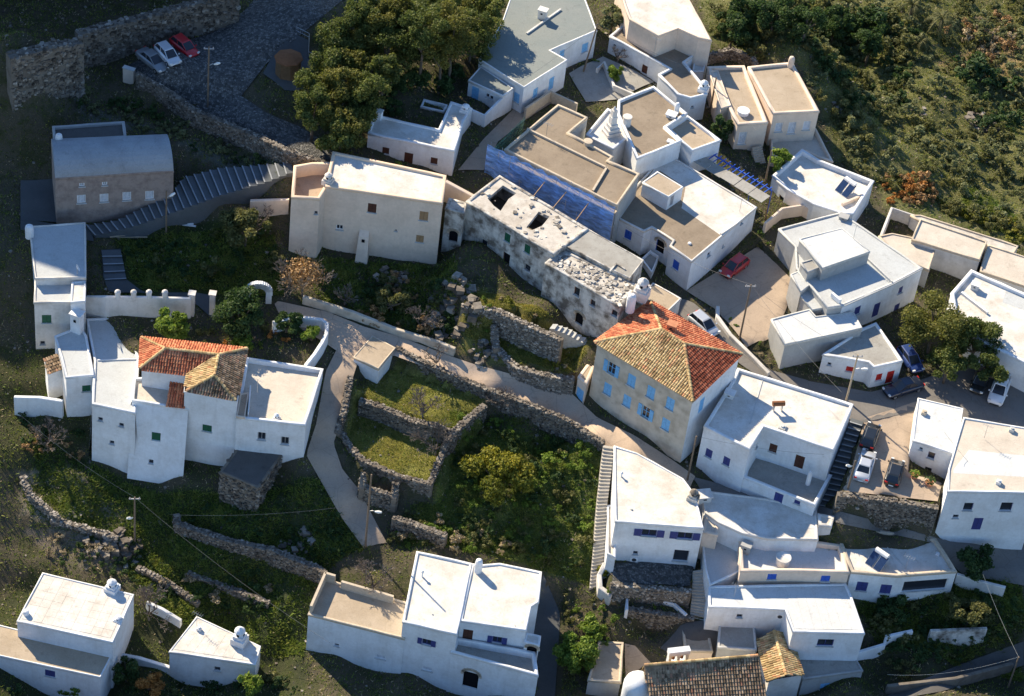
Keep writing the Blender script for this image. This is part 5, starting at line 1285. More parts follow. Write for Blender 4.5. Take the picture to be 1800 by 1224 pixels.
p2 = pole('leaning wooden pole in the yard by the red car', (1300, 596), 7.6)
p3 = pole('pale pole with lamp in front of the low house with red shutters', (1487, 706), 6.6, (4.6, .8, -.1), True, .12, 'timber_pale')
p4 = pole('wooden pole against the white L-shaped house wall', (1208, 846), 6.4, None, False)
p5 = pole('pole with green lamp below the rounded terrace wall', (642, 962), 10.3, (5.2, .8, -.2), False)
p6 = pole('pole with lamp on the dark slope left of centre', (237, 952), 6.4, (3.4, -.3, -.3))
p7 = pole('wooden pole at the corner of the shaded stairway and church', (292, 408), 5.6, (4.6, .4, .2), False)
p8 = pole('leaning wooden pole in the parking yard beside the steps', (1490, 862), 4.2, (3.3, -.4, -.2), False)
p9 = pole('pole in the dark garden at the right edge below the wide house', (1758, 952), 5.2, None, True)
p10 = pole('wooden pole rising behind the low cream house wall', (1248, 196), 4.8, None, False)
p11 = pole('pole in the garden beside the white house with zigzag outline', (1024, 128), 7.0, None, False, lean=.9)
p12 = pole('slim pole at the bottom right corner', (1772, 1208), 4.6, None, False)
p13 = pole('bare wooden pole beside the white curved-parapet house', (1345, 320), 4.4, None, False)
def wire(label, a, b, sag=.6, mat='wire', r=.015):
    mb = MB(); a = Vector(a); b = Vector(b); pts = []
    for k in range(15):
        t = k/14; q = a.lerp(b, t); q.z -= sag*4*t*(1-t); pts.append(q)
    mb.tube(pts, r, 4); tag(mb.build('power_cable', mat), label, 'cable', 'overhead cables')
wire('cable crossing the dark slope down to the bottom house', p6, P(580, 1130, BZ-3.5), .8, 'wire')
wire('cable from the slope pole up to the left cluster', p6, P(36, 730, 2), .6)
wire('cable from the lane pole towards the left slope', p5-Vector((0, 0, 4)), P(300, 905, -5), .7)
wire('cable over the yard towards the grey house', p2, P(1480, 690, 8), .5)
wire('cable from the yard pole over the white house roof', p2, P(1100, 400, JZ+.3), .6)
wire('cable between the yard pole and the street lamp pole', p2, p3, .6)
wire('cable over the wide right-edge house roof', p9, P(1660, 760, 6), .4)
wire('cable from the house pole along the L-shaped house', p4, P(1470, 800, PZ-1), .5)
wire('cable in the top court towards the grey-green roof', p11, P(905, 150, 12), .4)
wire('cable over the brown zigzag roof', p11, p10, .5)
wire('cable over the cream houses', p10, P(1330, 230, 9), .4)
wire('pale pair of cables hanging in the dark right garden', p12, P(1728, 1010, -2), .3, 'wire_pale')
wire('long drooping cable at the bottom right', p12, P(1560, 1186, -8), 1.0, 'wire_pale')
# ------------------------------------------------------------------ roof fittings
def heater(label, px, py, z, rz):
    t = thing('solar_water_heater', label, 'water heater', P(px, py, z)); b = Vector(t.location); ca, sa = math.cos(rz), math.sin(rz)
    X = Vector((ca, sa, 0)); Y = Vector((-sa, ca, 0)); u = Vector((0, 0, 1))
    mb = MB(); mb.tube([b+u*1.15-X*.75-Y*.2, b+u*1.15+X*.75-Y*.2], .27, 12); mb.build('tank', 'white_paint', t)
    for s_ in (-.48, .48):
        mb = MB(); up_ = (Y*-.85+u*.72).normalized(); nrm = X.cross(up_); mb.box(b+X*s_+Y*.5+u*.55, X*.42, up_*.85, nrm*.04); f = mb.build('panel', 'steel', t)
        mb = MB(); g = nrm if nrm.z > 0 else -nrm; mb.box(b+X*s_+Y*.5+u*.55+g*.05, X*.38, up_*.8, g*.01); kid(mb.build('glass', 'panel_blue'), f)
    mb = MB()
    for s_ in (-.7, .7):
        mb.tube([b+X*s_-Y*.2, b+X*s_-Y*.2+u*1.0], .03, 4); mb.tube([b+X*s_+Y*1.1+u*.05, b+X*s_-Y*.2+u*1.0], .03, 4)
    mb.build('frame', 'steel', t)
heater('solar water heater on the white roof with tan rim', 1545, 988, SZ, 2.5)
heater('solar water heater on the roof with curved parapet', 1490, 335, KZ, 2.4)
tk = thing('water_tank', 'small cylindrical tank on legs on the L-shaped white roof', 'tank', P(1366, 722, PZ-.28)); b = Vector(tk.location)
mb = MB(); mb.tube([b+Vector((-.6, -.15, 1.0)), b+Vector((.6, .15, 1.0))], .28, 12); mb.build('drum', 'rust', tk)
for s_ in (-.4, .4): mb = MB(); mb.abox(b+Vector((s_, s_*.25, .4)), .08, .4, .85, .25); mb.build('leg', 'steel', tk)
def antenna(label, px, py, z, h=1.8):
    t = thing('antenna', label, 'antenna', P(px, py, z)); b = Vector(t.location); mb = MB(); mb.tube([b, b+Vector((0, 0, h))], .025, 4); mb.build('mast', 'steel', t)
    mb = MB(); a = b+Vector((-.4, .2, h-.1)); c = b+Vector((.5, -.25, h-.05)); mb.tube([a, c], .015, 4)
    for k in range(5):
        q = a.lerp(c, k/4); mb.tube([q-Vector((.12, .25, 0)), q+Vector((.12, .25, 0))], .012, 4)
    mb.build('rods', 'steel', t)
def dish(label, px, py, z, rz=.6):
    t = thing('satellite_dish', label, 'dish', P(px, py, z)); b = Vector(t.location); mb = MB(); mb.tube([b, b+Vector((0, 0, .7))], .03, 5); mb.build('mast', 'steel', t)
    mb = MB(); V = [b+Vector((0, 0, .8))]; F = []; n = 12; d = Vector((math.cos(rz), math.sin(rz), .5)).normalized(); s_ = d.cross(Vector((0, 0, 1))).normalized(); w_ = d.cross(s_)
    for r_, k in ((.2, .02), (.4, .1)):
        for i in range(n): a = 2*math.pi*i/n; V.append(b+Vector((0, 0, .8))+(s_*math.cos(a)+w_*math.sin(a))*r_+d*k)
    for i in range(n): F.append((0, 1+i, 1+(i+1) % n)); F.append((1+i, 1+n+i, 1+n+(i+1) % n, 1+(i+1) % n))
    mb.add(V, F); mb.build('reflector', 'white_paint', t)
dish('satellite dish on the half-shaded grey roof at the left edge', 136, 482, LZ+2.2 if 0 else P(136, 482, 5).z, .3)
antenna('thin antenna on the bright white roof left of the lane', 452, 690, LZ-.5)
antenna('antenna on the small bottom left house', 346, 1100, BL3)
antenna('antenna on the solar-heated tan-rimmed roof', 1592, 1000, SZ)
antenna('antenna on the brown roof of the zigzag house', 1150, 90, HZ+1.5)
antenna('antenna on the raised box of the grey house', 1500, 420, NZ+1.7)
antenna('antenna on the scaffolded brown roof', 960, 240, HZ-.2)
antenna('antenna at the edge of the roof with blue shutters below', 1300, 372, JZ-.1)
antenna('antenna on the wide right-edge roof', 1730, 770, P(1730, 770, 4).z)
antenna('antenna mast on the pale roof near the church', 1290, 1050, UZ)
def aircon(label, px, py, z, rz=0):
    t = thing('air_conditioner', label, 'air conditioner', P(px, py, z)); b = Vector(t.location); mb = MB(); mb.abox(b+Vector((0, 0, .3)), .8, .32, .6, rz); mb.build('case', 'white_paint', t)
    d = Vector((math.sin(rz), -math.cos(rz), 0)); mb = MB(); mb.tube([b+Vector((0, 0, .3))+d*.15, b+Vector((0, 0, .3))+d*.18], .23, 12); mb.build('fan_grille', 'dark_metal', t)
aircon('air conditioner at the foot of the bright white house wall', 1114, 986, -5.5)
aircon('air conditioner beside the pale roof of the long low house', 1352, 1078, UZ-1.2)
aircon('air conditioner against the terrace house roof edge', 1370, 1086, UZ-1.4)
# ------------------------------------------------------------------ scaffold with netting
sc = thing('scaffolding', 'scaffold of steel tubes hung with bright blue netting along the house front', 'scaffolding', T(990, 372))
A, B = P(864, 254, HZ), P(1087, 364, HZ); d = B-A; d.z = 0; L = d.length; d.normalize(); nn = Vector((d.y, -d.x, 0)); nn = nn if nn.dot(CAM-A) > 0 else -nn; u = Vector((0, 0, 1))
zg = T(990, 390).z
nb = 11
for k in range(nb+1):
    for off in (0.1, .75):
        q = A+d*(L*k/nb)+nn*off; mb = MB(); mb.tube([Vector((q.x, q.y, zg-1.5)), Vector((q.x, q.y, HZ+.35))], .035, 5); mb.build('upright', 'steel', sc)
for z in (HZ-.4, HZ-2.3, HZ-4.2):
    mb = MB(); mb.tube([A+nn*.75+u*(z-A.z), B+nn*.75+u*(z-B.z)], .03, 5); mb.build('ledger', 'steel', sc)
    mb = MB(); c = (A+B)/2+nn*.42; c.z = z-.1; mb.box(c, d*L/2, nn*.3, u*.025); mb.build('platform', 'timber_pale', sc)
V = []; F = []; nu, nv = 60, 10
for j in range(nv+1):
    for i in range(nu+1):
        z = HZ+.55-(HZ-zg+.7)*j/nv
        q = A+d*(L*i/nu)+nn*(.82+.08*math.sin(i*.9+j*.5)+random.uniform(-.04, .04)); V.append((q.x, q.y, z+.12*math.sin(i*1.05)))
for j in range(nv):
    for i in range(nu): a = j*(nu+1)+i; F.append((a, a+1, a+nu+2, a+nu+1))
kid(mk('netting', V, F, 'net_blue', None, True), sc)
V = []; F = []; nu = 10
e2 = (P(925, 205, HZ)-P(868, 262, HZ)); e2.z = 0; L2 = e2.length; e2.normalize(); A2 = P(866, 262, HZ+.2)
for j in range(7):
    for i in range(nu+1):
        q = A2+e2*(L2*i/nu)+Vector((random.uniform(-.05, .05), random.uniform(-.05, .05), 0)); V.append((q.x, q.y, HZ+.2-3.2*j/6))
for j in range(6):
    for i in range(nu): a = j*(nu+1)+i; F.append((a, a+1, a+nu+2, a+nu+1))
o = kid(mk('side_netting', V, F, 'net_green', None, True), sc)
for (a, b) in (((938, 345), (964, 312)), ((972, 366), (1002, 330)), ((1012, 388), (1040, 350))):
    mb = MB(); mb.tube([P(*a, IZ+.1), P(*b, HZ-.6)], .05, 5); mb.build('timber_prop', 'tanwood', sc)
# blue pergola
pg = thing('pergola', 'bright blue pergola slats over the terrace behind the white house', 'pergola', T(1280, 320))
a0, b0 = P(1206, 262, JZ-.2), P(1342, 346, JZ-.2); d = (b0-a0); L = d.length; d.normalize(); nn = Vector((-d.y, d.x, 0)); nn = nn if nn.y > 0 else -nn
for s_ in (0, 1.5): mb = MB(); mb.box((a0+b0)/2+nn*s_, d*L/2, nn*.05, Vector((0, 0, .07))); mb.build('beam', 'blue', pg)
for k in range(17): mb = MB(); mb.box(a0+d*(L*(k+.5)/17)+nn*.75+Vector((0, 0, .11)), d*.04, nn*1.15, Vector((0, 0, .05))); mb.build('slat', 'blue', pg)
for k in range(5):
    q = a0+d*(L*k/4)+nn*1.5; mb = MB(); mb.tube([Vector((q.x, q.y, th(q.x, q.y)-.3)), q], .05, 5); mb.build('post', 'blue', pg)
# reed awning beside it
aw = thing('reed_awning', 'grey reed awning sheets along the edge of the white roof', 'awning', T(1260, 330))
a1, b1 = P(1192, 268, JZ+.1), P(1338, 356, JZ+.1); d = (b1-a1); L = d.length; d.normalize(); nn = Vector((-d.y, d.x, 0)); nn = nn if nn.y > 0 else -nn
for k in range(6):
    c = a1+d*(L*(k+.5)/6)+nn*.9+Vector((0, 0, random.uniform(-.05, .05)-.1)); mb = MB(); mb.box(c, d*(L/12-.03), nn*.8, Vector((0, 0, .02))); mb.build('reed_panel', 'r_conc', aw)
for k in range(4):
    q = a1+d*(L*k/3)+nn*1.6; mb = MB(); mb.tube([Vector((q.x, q.y, th(q.x, q.y)-.3)), q-Vector((0, 0, .1))], .05, 5); mb.build('post', 'timber', aw)
# kiosk on the terrace
ki = thing('kiosk', 'brown timber kiosk on the railed terrace below the grove', 'kiosk', T(506, 132)); b = Vector(ki.location); u = Vector((0, 0, 1))
mb = MB(); n = 8; ring = [(b.x+1.35*math.cos(math.pi*2*k/n+.3), b.y+1.2*math.sin(math.pi*2*k/n+.3)) for k in range(n)]; mb.prism(ring, b.z-.2, b.z+2.3); mb.build('cabin', 'timber', ki)
for k in range(n):
    a, c = Vector((*ring[k], 0)), Vector((*ring[(k+1) % n], 0)); dd = (c-a); l_ = dd.length; dd.normalize(); w_ = Vector((dd.y, -dd.x, 0))
    for j in range(5): mb = MB(); mb.box(a+dd*l_*(j+.5)/5+w_*.02+u*(b.z+1.1), dd*(l_/10-.015), w_*.03, u*1.1); mb.build('plank', 'timber', ki)
mb = MB(); mb.lathe(b+u*2.3, [(1.6, 0), (1.55, .08), (.9, .35), (.1, .6)], 8); mb.build('roof', 'rust', ki)
# terrace railing
rl = thing('railing', 'thin metal railing round the kiosk terrace', 'railing', T(545, 90)); pts = [T(*p) for p in ((520, 60), (543, 72), (542, 104), (568, 117), (552, 136), (556, 142))]
for i in range(len(pts)-1):
    a, c = pts[i], pts[i+1]
    for z in (.5, 1.0): mb = MB(); mb.tube([a+u*z, c+u*z], .025, 4); mb.build('rail', 'steel', rl)
    for k in range(3): q = a.lerp(c, k/3); mb = MB(); mb.tube([q, q+u*1.0], .025, 4); mb.build('post', 'steel', rl)
# white utility cabinet
cb = thing('utility_cabinet', 'pale utility cabinet beside the saloon car in the shade', 'cabinet', T(227, 146)); b = Vector(cb.location)
mb = MB(); mb.abox(b+u*1.0, 1.25, .5, 1.9, -.25); mb.build('case', 'cream', cb)
mb = MB(); mb.abox(b+u*2.0, 1.35, .6, .08, -.25); mb.build('lid', 'cope_grey', cb)
# planks, barrels, pots
for i, (px, py, l_, rz) in enumerate(((225, 412, 3.5, .25), (240, 416, 3.8, .3), (232, 420, 3.2, .2), (215, 418, 2.6, .4), (248, 410, 3.0, .35))):
    q = T(px, py); mb = MB(); mb.abox(q+u*(.12+.06*i), l_, .16, .06, rz); tag(mb.build('timber_plank', 'timber_pale'), 'old timber plank in the loose pile below the church stairs', 'plank', 'planks below the stairs')
for i, (px, py) in enumerate(((322, 393), (326, 397), (350, 376))):
    q = T(px, py); mb = MB(); mb.abox(q+u*.1, 2.2, .2, .08, .02+.2*(i == 2)); tag(mb.build('white_board', 'white_paint'), 'thin white board lying in the dark garden', 'board', 'white boards in the garden')
def pot(label, px, py, s_=.35, col='terracotta', leafm='leaf_bright', name='plant_pot'):
    q = T(px, py); t = thing(name, label, 'pot', q); mb = MB(); mb.lathe(q, [(s_*.6, 0), (s_*.9, s_*1.2), (s_, s_*1.25), (s_*.8, s_*1.3)], 10); mb.build('vessel', col, t)
    V, F, r_ = leafcloud([((q.x, q.y, q.z+s_*2), (s_*1.2, s_*1.2, s_))], 60, .14, 3); o = mk('plant', V, F, leafm, None, False, r_); kid(o, t)
# ------------------------------------------------------------------ vegetation
def leafcloud(blobs, n, size, seed, shell=.55, up=.15):
    r = np.random.default_rng(seed); C = np.array([b[0] for b in blobs], float); Rr = np.array([b[1] for b in blobs], float)
    wgt = (Rr.prod(1))**(2/3); idx = r.choice(len(blobs), n, p=wgt/wgt.sum())
    d = r.normal(size=(n, 3)); d[:, 2] += up; d /= np.linalg.norm(d, axis=1)[:, None]
    rad = shell+(1-shell)*r.random(n)**.7; rad *= 1+.22*r.normal(size=n)*.5
    c = C[idx]+d*Rr[idx]*rad[:, None]
    nrm = d*.8+r.normal(size=(n, 3))*.7; nrm /= np.linalg.norm(nrm, axis=1)[:, None]
    a = np.cross(nrm, r.normal(size=(n, 3))); a /= np.linalg.norm(a, axis=1)[:, None]; b = np.cross(nrm, a)
    s = size*(.6+.8*r.random(n))[:, None]; el = (.55+.3*r.random(n))[:, None]
    V = np.stack([c-a*s, c-b*s*el+nrm*s*.15, c+a*s, c+b*s*el+nrm*s*.15], 1).reshape(-1, 3)
    F = [(4*i, 4*i+1, 4*i+2, 4*i+3) for i in range(n)]
    br = r.random(len(blobs))
    rv = np.clip(br[idx]*.45+r.random(n)*.45+.12*d[:, 2], 0, 1)
    return V, F, np.repeat(rv, 4)
def crown_blobs(R_, H_, n, seed, flat=.75):
    r = random.Random(seed); out = []
    for i in range(n):
        a = r.uniform(0, 6.283); k = math.sqrt(r.random())*.84; z = r.uniform(-.55, .7)
        k *= math.sqrt(max(.15, 1-z*z)); s = r.uniform(.18, .38)
        out.append(((math.cos(a)*k*R_, math.sin(a)*k*R_, z*H_), (s*R_, s*R_, s*H_*flat+.05)))
    return out
def branches(mb, p, d, L, r, depth, rg, spread=.6, minr=.016):
    n = 3; pts = [p]; q = p.copy(); dd = d.copy()
    for i in range(n):
        dd = (dd+Vector((rg.uniform(-.18, .18), rg.uniform(-.18, .18), rg.uniform(-.05, .15)))).normalized(); q = q+dd*L/n; pts.append(q.copy())
    mb.cr = .2+.15*(5-depth); mb.tube(pts, [max(minr, r*(1-.45*i/n)) for i in range(n+1)], 5 if r > .04 else 3, False)
    if depth > 0:
        k = rg.choice((2, 3, 3)) if depth > 1 else rg.choice((3, 4))
        for i in range(k):
            s = (Vector((rg.gauss(0, 1), rg.gauss(0, 1), rg.gauss(0, .6)))).normalized()
            nd = (dd+s*spread).normalized(); nd.z = max(nd.z, -.15)
            branches(mb, pts[rg.choice((2, 3, 3))], nd, L*rg.uniform(.6, .85), max(minr, r*.55), depth-1, rg, spread, minr)
def tree(label, px, py, R_, hc, mat, name='tree', H_=None, n=3500, size=.2, nb=14, seed=1, group=None, flat=.75, trunk=.22):
    """px,py: pixel of the crown centre, hc its height over the ground, R_ crown radius"""
    H_ = H_ or R_*.85; c = T(px, py, hc); base = Vector((c.x, c.y, th(c.x, c.y))); t = thing(name, label, 'tree', base, group); rg = random.Random(seed)
    bl = crown_blobs(R_, H_, nb, seed, flat); V, F, rv = leafcloud(bl, n, size, seed); V = V+np.array(c)
    kid(mk('crown', V, F, mat, None, False, rv), t)
    mb = MB(); top = c-Vector((0, 0, H_*.2)); fork = base.lerp(top, .6)
    mb.cr = .5; mb.tube([base-Vector((0, 0, .3)), base.lerp(fork, .5)+Vector((rg.uniform(-.1, .1), rg.uniform(-.1, .1), 0)), fork], [trunk, trunk*.8, trunk*.65], 8)
    for b in bl[:9]: mb.tube([fork, fork.lerp(c+Vector(b[0]), .55)+Vector((0, 0, -.1)), c+Vector(b[0])], [trunk*.5, trunk*.3, trunk*.1], 5)
    mb.build('trunk', 'bark', t)
    return t
def bare_tree(label, px, py, h, seed, name='bare_tree', leaf=None, nl=0, spread=.7, r=.13, depth=5, width=None):
    depth += 1
    b = T(px, py); t = thing(name, label, 'tree', b); rg = random.Random(seed); mb = MB(); k = 3
    branches(mb, b-Vector((0, 0, .2)), Vector((rg.uniform(-.15, .15), rg.uniform(-.15, .15), 1)).normalized(), h*.30, r, 0, rg)
    top = Vector(mb.V[-1])
    for i in range(4):
        a = i*1.57+rg.uniform(-.4, .4); branches(mb, b+Vector((0, 0, h*.22)), Vector((math.cos(a)*.75, math.sin(a)*.75, .75)).normalized(), h*.32, r*.7, depth-1, rg, spread)
    mb.build('branches', 'twig', t)
    if leaf:
        V, F, rv = leafcloud([((b.x, b.y, b.z+h*.62), (h*.5, h*.5, h*.32))], nl, .11, seed, .2); kid(mk('leaves', V, F, leaf, None, False, rv), t)
    return t
# grove of pines at the top
grove = []
for row, (y, xs, hc) in enumerate(((14, (640, 684, 728, 772, 816, 862), 7.5), (44, (618, 662, 706, 750, 794, 846), 7.5), (82, (598, 644, 690, 736, 784, 834), 6.2), (122, (578, 622, 668), 5.8), (160, (556, 600, 640), 5.0), (198, (552, 592, 625), 4.0), (236, (584, 616), 2.8))):
    for k, x in enumerate(xs): grove.append((x+random.uniform(-8, 8), y+random.uniform(-7, 7), random.uniform(1.9, 2.75), hc*random.uniform(.85, 1.15)*(.68 if x < 745 and row < 4 else (1 if x < 800 else .55)), row, k))
ROWN = ('top', 'second', 'third', 'fourth', 'fifth', 'sixth', 'lowest')
ORD = ('first', 'second', 'third', 'fourth', 'fifth', 'sixth')
for i, (x, y, R_, hc, row, k) in enumerate(grove):
    tree('olive-green pine, %s from the left in the %s row of the sunlit grove' % (ORD[k], ROWN[row]), x, y, R_*(1.12 if row < 3 else .95), hc, ('leaf_pine', 'leaf_pine2', 'leaf_pine')[(i*7) % 3], 'pine_tree', H_=R_*1.0, n=6000, size=.115, nb=24, seed=100+i, group='pines of the grove', flat=.8)
tree('dark pine above the road, right edge of the dark hollow', 600, 245, 1.5, 3.0, 'leaf_pine', 'pine_tree', n=2200, size=.15, seed=131)
tree('round dark green tree inside the walled garden by the arch', 420, 546, 2.75, 3.0, 'leaf_dark', 'round_tree', H_=2.1, n=7000, size=.13, nb=26, seed=5)
tree('bright green leafy tree behind the orange tiled roof', 300, 574, 1.9, 2.0, 'leaf_bright', 'citrus_tree', n=4000, size=.14, seed=6)
tree('low yellow-green bush behind the corner of the tiled roof', 428, 606, 1.5, 1.0, 'leaf_bright', 'garden_bush', H_=.9, n=2200, size=.13, seed=7)
tree('dark shrub under the curved white wall', 505, 568, 1.6, 1.3, 'leaf_dark', 'garden_bush', H_=1.2, n=2600, size=.13, seed=8)
tree('green shrub at the end of the curved white wall', 548, 586, 1.2, 1.1, 'leaf_bright', 'garden_bush', H_=1.0, n=1800, size=.13, seed=9)
tree('dull green tree overhanging the dark garden below the stairs', 432, 395, 2.8, 3.0, 'leaf_olive', 'garden_tree', n=4200, size=.14, seed=10)
tree('citrus tree with yellowish fruit tint below the cream building', 690, 528, 1.8, 1.6, 'leaf_olive', 'citrus_tree', H_=1.4, n=2800, size=.13, seed=11)
tree('large yellow-green fig-like tree on the overgrown slope', 880, 832, 3.5, 2.8, 'leaf_yellow', 'yellow_tree', H_=2.6, n=6500, size=.15, nb=24, seed=12)
tree('big bright pine beside the white roof on the right', 1645, 568, 4.0, 4.2, 'leaf_pine2', 'pine_tree', H_=3.0, n=12000, size=.12, nb=30, seed=13)
tree('smaller pine overhanging the parked white car', 1718, 598, 2.9, 3.8, 'leaf_pine', 'pine_tree', H_=2.2, n=7500, size=.12, nb=24, seed=14)
tree('low pine branch clump above the dark parked car', 1738, 642, 2.2, 3.2, 'leaf_pine', 'pine_tree', H_=1.5, n=4500, size=.12, nb=14, seed=15)
tree('low spreading pine crown beneath the big bright pine', 1668, 640, 2.6, 3.0, 'leaf_pine', 'pine_tree', H_=1.6, n=5000, size=.12, nb=14, seed=16)
tree('round clipped dark tree beside the low cream house', 1272, 222, 1.35, 2.2, 'leaf_dark', 'round_tree', H_=1.5, n=3500, size=.11, nb=20, seed=17)
tree('bright green tree beside the curved parapet house', 1372, 284, 1.5, 1.9, 'leaf_bright', 'garden_tree', n=2600, size=.13, seed=18)
tree('small green tree in the court of the zigzag house', 1082, 128, 1.05, 1.2, 'leaf_bright', 'garden_tree', n=1600, size=.12, seed=19)
tree('grey-green tree at the top between two houses', 1076, 34, 1.7, 2.2, 'leaf_sage', 'garden_tree', n=2400, size=.13, seed=20)
tree('dark tree behind the tall top-edge house', 1290, 52, 2.2, 3.0, 'leaf_dark', 'garden_tree', n=3600, size=.15, seed=21)
for i, (x, y, R_, wd) in enumerate(((1312, 18, 2.2, 'first'), (1362, 22, 2.4, 'second'), (1418, 34, 2.3, 'third'), (1470, 40, 2.1, 'fourth'), (1530, 80, 2.0, 'fifth'))):  # trees added to throw long shadows near the hillside top
    tree('dark tree, %s from the left along the shaded top of the hillside' % wd, x, y, R_, 3.2, 'leaf_dark', 'dark_tree', n=4200, size=.13, nb=22, seed=300+i, group='dark trees on the hillside top')
tree('small olive tree right of the tall top-edge house', 1330, 92, 1.3, 1.2, 'leaf_olive', 'garden_tree', n=1600, size=.13, seed=22)
tree('dark garden tree with yellow lights at the right edge', 1706, 1072, 2.3, 2.2, 'leaf_olive', 'garden_tree', H_=1.6, n=3800, size=.14, seed=23)
tree('dark bush below the wide right-edge house', 1720, 985, 2.2, 1.2, 'leaf_dark', 'garden_bush', H_=1.2, n=2600, size=.15, seed=24)
tree('dark bush under the porch house windows', 1570, 1066, 1.9, 1.0, 'leaf_dark', 'garden_bush', H_=.9, n=2200, size=.14, seed=25)
tree('bushy green tree at the bottom beside the tan flat roof', 1015, 1150, 2.2, 2.4, 'leaf_bright', 'garden_tree', n=5200, size=.14, nb=22, seed=26)
tree('dark green bush above the tan flat roof', 1040, 1110, 1.6, 1.5, 'leaf_bright', 'garden_bush', H_=1.3, n=2800, size=.13, seed=27)
tree('tall green cypress-like bush at the bottom edge by the small house', 440, 1200, 1.4, 2.2, 'leaf_bright', 'garden_bush', H_=1.6, n=2400, size=.13, seed=28)
tree('green bush at the bottom left in front of the panelled roof house', 138, 1196, 2.0, 2.2, 'leaf_bright', 'garden_bush', H_=1.2, n=2600, size=.13, seed=29)
tree('dark green bush between the bottom left houses', 222, 1180, 1.5, 1.6, 'leaf_dark', 'garden_bush', H_=1.2, n=2200, size=.13, seed=30)
tree('rust-coloured bush between the bottom left houses', 264, 1200, 1.5, 1.2, 'leaf_rust', 'garden_bush', H_=.9, n=2000, size=.12, seed=31)
tree('yellow-green bush at the foot of the long narrow stairs', 1064, 1004, .8, .6, 'leaf_yellow', 'garden_bush', H_=.6, n=900, size=.11, seed=32)
bare_tree('wide bare tree in front of the cream building', 532, 520, 4.6, 41, leaf='leaf_brown', nl=2200, r=.15)
bare_tree('small pale bare tree in the shade below the cream building', 606, 535, 2.2, 42, depth=4)
bare_tree('bare tree on the upper grass terrace', 744, 735, 3.2, 43, depth=5)
bare_tree('twiggy bare tree over the lower grass terrace wall', 765, 800, 3.4, 44, depth=5)
bare_tree('bare shrub growing beside the sunlit road', 766, 645, 2.4, 45, depth=4)
bare_tree('spreading bare shrub below the road edge', 880, 720, 2.4, 46, depth=5, spread=.9)
bare_tree('bare dark tree beside the panelled roof house, bottom left', 262, 1090, 3.6, 47, depth=5)
bare_tree('bare twiggy tree behind the bottom house terrace', 655, 1040, 3.2, 48, depth=5)
bare_tree('bare tree at the foot of the left boundary wall', 85, 785, 2.6, 49, depth=5)
bare_tree('leafless tree in the brown thicket below the cream building', 740, 580, 2.6, 50, depth=5)
bare_tree('bare dark branches beside the long stairs garden', 452, 410, 3.0, 51, depth=4)
bare_tree('grey bare bush at the top court wall', 1085, 108, 1.8, 52, depth=4)
# palms, top right
def palm(label, px, py, h, L, seed):
    b = T(px, py); t = thing('palm_tree', label, 'palm', b); rg = random.Random(seed); mb = MB(); mb.cr = .4; mb.tube([b-Vector((0, 0, .3)), b+Vector((0, 0, h))], [.28, .22], 8); mb.build('trunk', 'bark', t); top = b+Vector((0, 0, h))
    for k in range(26):
        a = rg.uniform(0, 6.283); el = rg.uniform(-.1, 1.2); d = Vector((math.cos(a), math.sin(a), 0)); s = Vector((-d.y, d.x, 0)); mb = MB(); mb.cr = rg.random(); pts = []
        for i in range(8):
            f = i/7; pts.append(top+d*L*f*math.cos(el)*(1-.15*f)+Vector((0, 0, L*(f*math.sin(el)-.75*f*f))))
        for i in range(7):
            p, q = pts[i], pts[i+1]; w_ = .42*math.sin(math.pi*min(1, (i+.8)/7.6))+.05
            for sg in (-1, 1):
                for jj in range(2):
                    m = p.lerp(q, (jj+.5)/2); e = m+s*sg*w_+(q-p)*.6-Vector((0, 0, w_*.45)); mb.add([m-(q-p)*.14, m+(q-p)*.14, e], [(0, 1, 2)])
        mb.tube(pts, .025, 3, False); mb.build('frond', 'leaf_olive', t)
palm('large palm at the top right with dark drooping fronds', 1650, 58, 2.2, 3.0, 61)
palm('second palm left of the large one at the top edge', 1600, 32, 2.0, 2.6, 62)
palm('small palm lower down the scrub slope', 1618, 82, .9, 1.9, 63)
# shrubs: few meshes, many individuals
SHR = {}
def shrub_mesh(kind, k):
    key = (kind, k)
    if key not in SHR:
        sd_ = hash(kind) % 1 + k*17+len(kind)*5
        bl = crown_blobs(1.0, .75, 7, sd_, .9); V, F, rv = leafcloud(bl, 420, .10, sd_, .5, .5); V[:, 2] += .45
        o = mk('leaves', V, F, kind, None, False, rv); COL.objects.unlink(o); SHR[key] = o.data
    return SHR[key]
def shrubs(region, n, kinds, smin, smax, label, group, seed, name='shrub', zoff=0, cat='shrub', mind=.8):
    r = random.Random(seed); xs = [p[0] for p in region]; ys = [p[1] for p in region]; put = []; tries = 0
    while len(put) < n and tries < n*30:
        tries += 1; x, y = r.uniform(min(xs), max(xs)), r.uniform(min(ys), max(ys))
        if not inpoly(np.array([x]), np.array([y]), region)[0]: continue
        q = T(x, y)
        u_ = (q.x-GX0)/GS; v_ = (q.y-GY0)/GS
        if RMASK[min(max(int(v_), 0), GNY-1), min(max(int(u_), 0), GNX-1)]: continue
        if any(abs(q.x-a.x) < mind and abs(q.y-a.y) < mind for a in put): continue
        put.append(q); k = r.choice(kinds); s = r.uniform(smin, smax)*(1 if r.random() < .8 else 1.35)
        o = bpy.data.objects.new(name, shrub_mesh(k, r.randrange(5))); COL.objects.link(o)
        o.location = q+Vector((0, 0, zoff)); o.scale = (s*r.uniform(.85, 1.2), s*r.uniform(.85, 1.2), s*r.uniform(.7, 1.05)); o.rotation_euler = (0, 0, r.uniform(0, 6.28))
        tag(o, label, cat, group)
hillp = [(1262, -20), (1820, -20), (1820, 420), (1700, 385), (1560, 330), (1478, 285), (1450, 195), (1405, 98), (1340, 100), (1260, 60)]
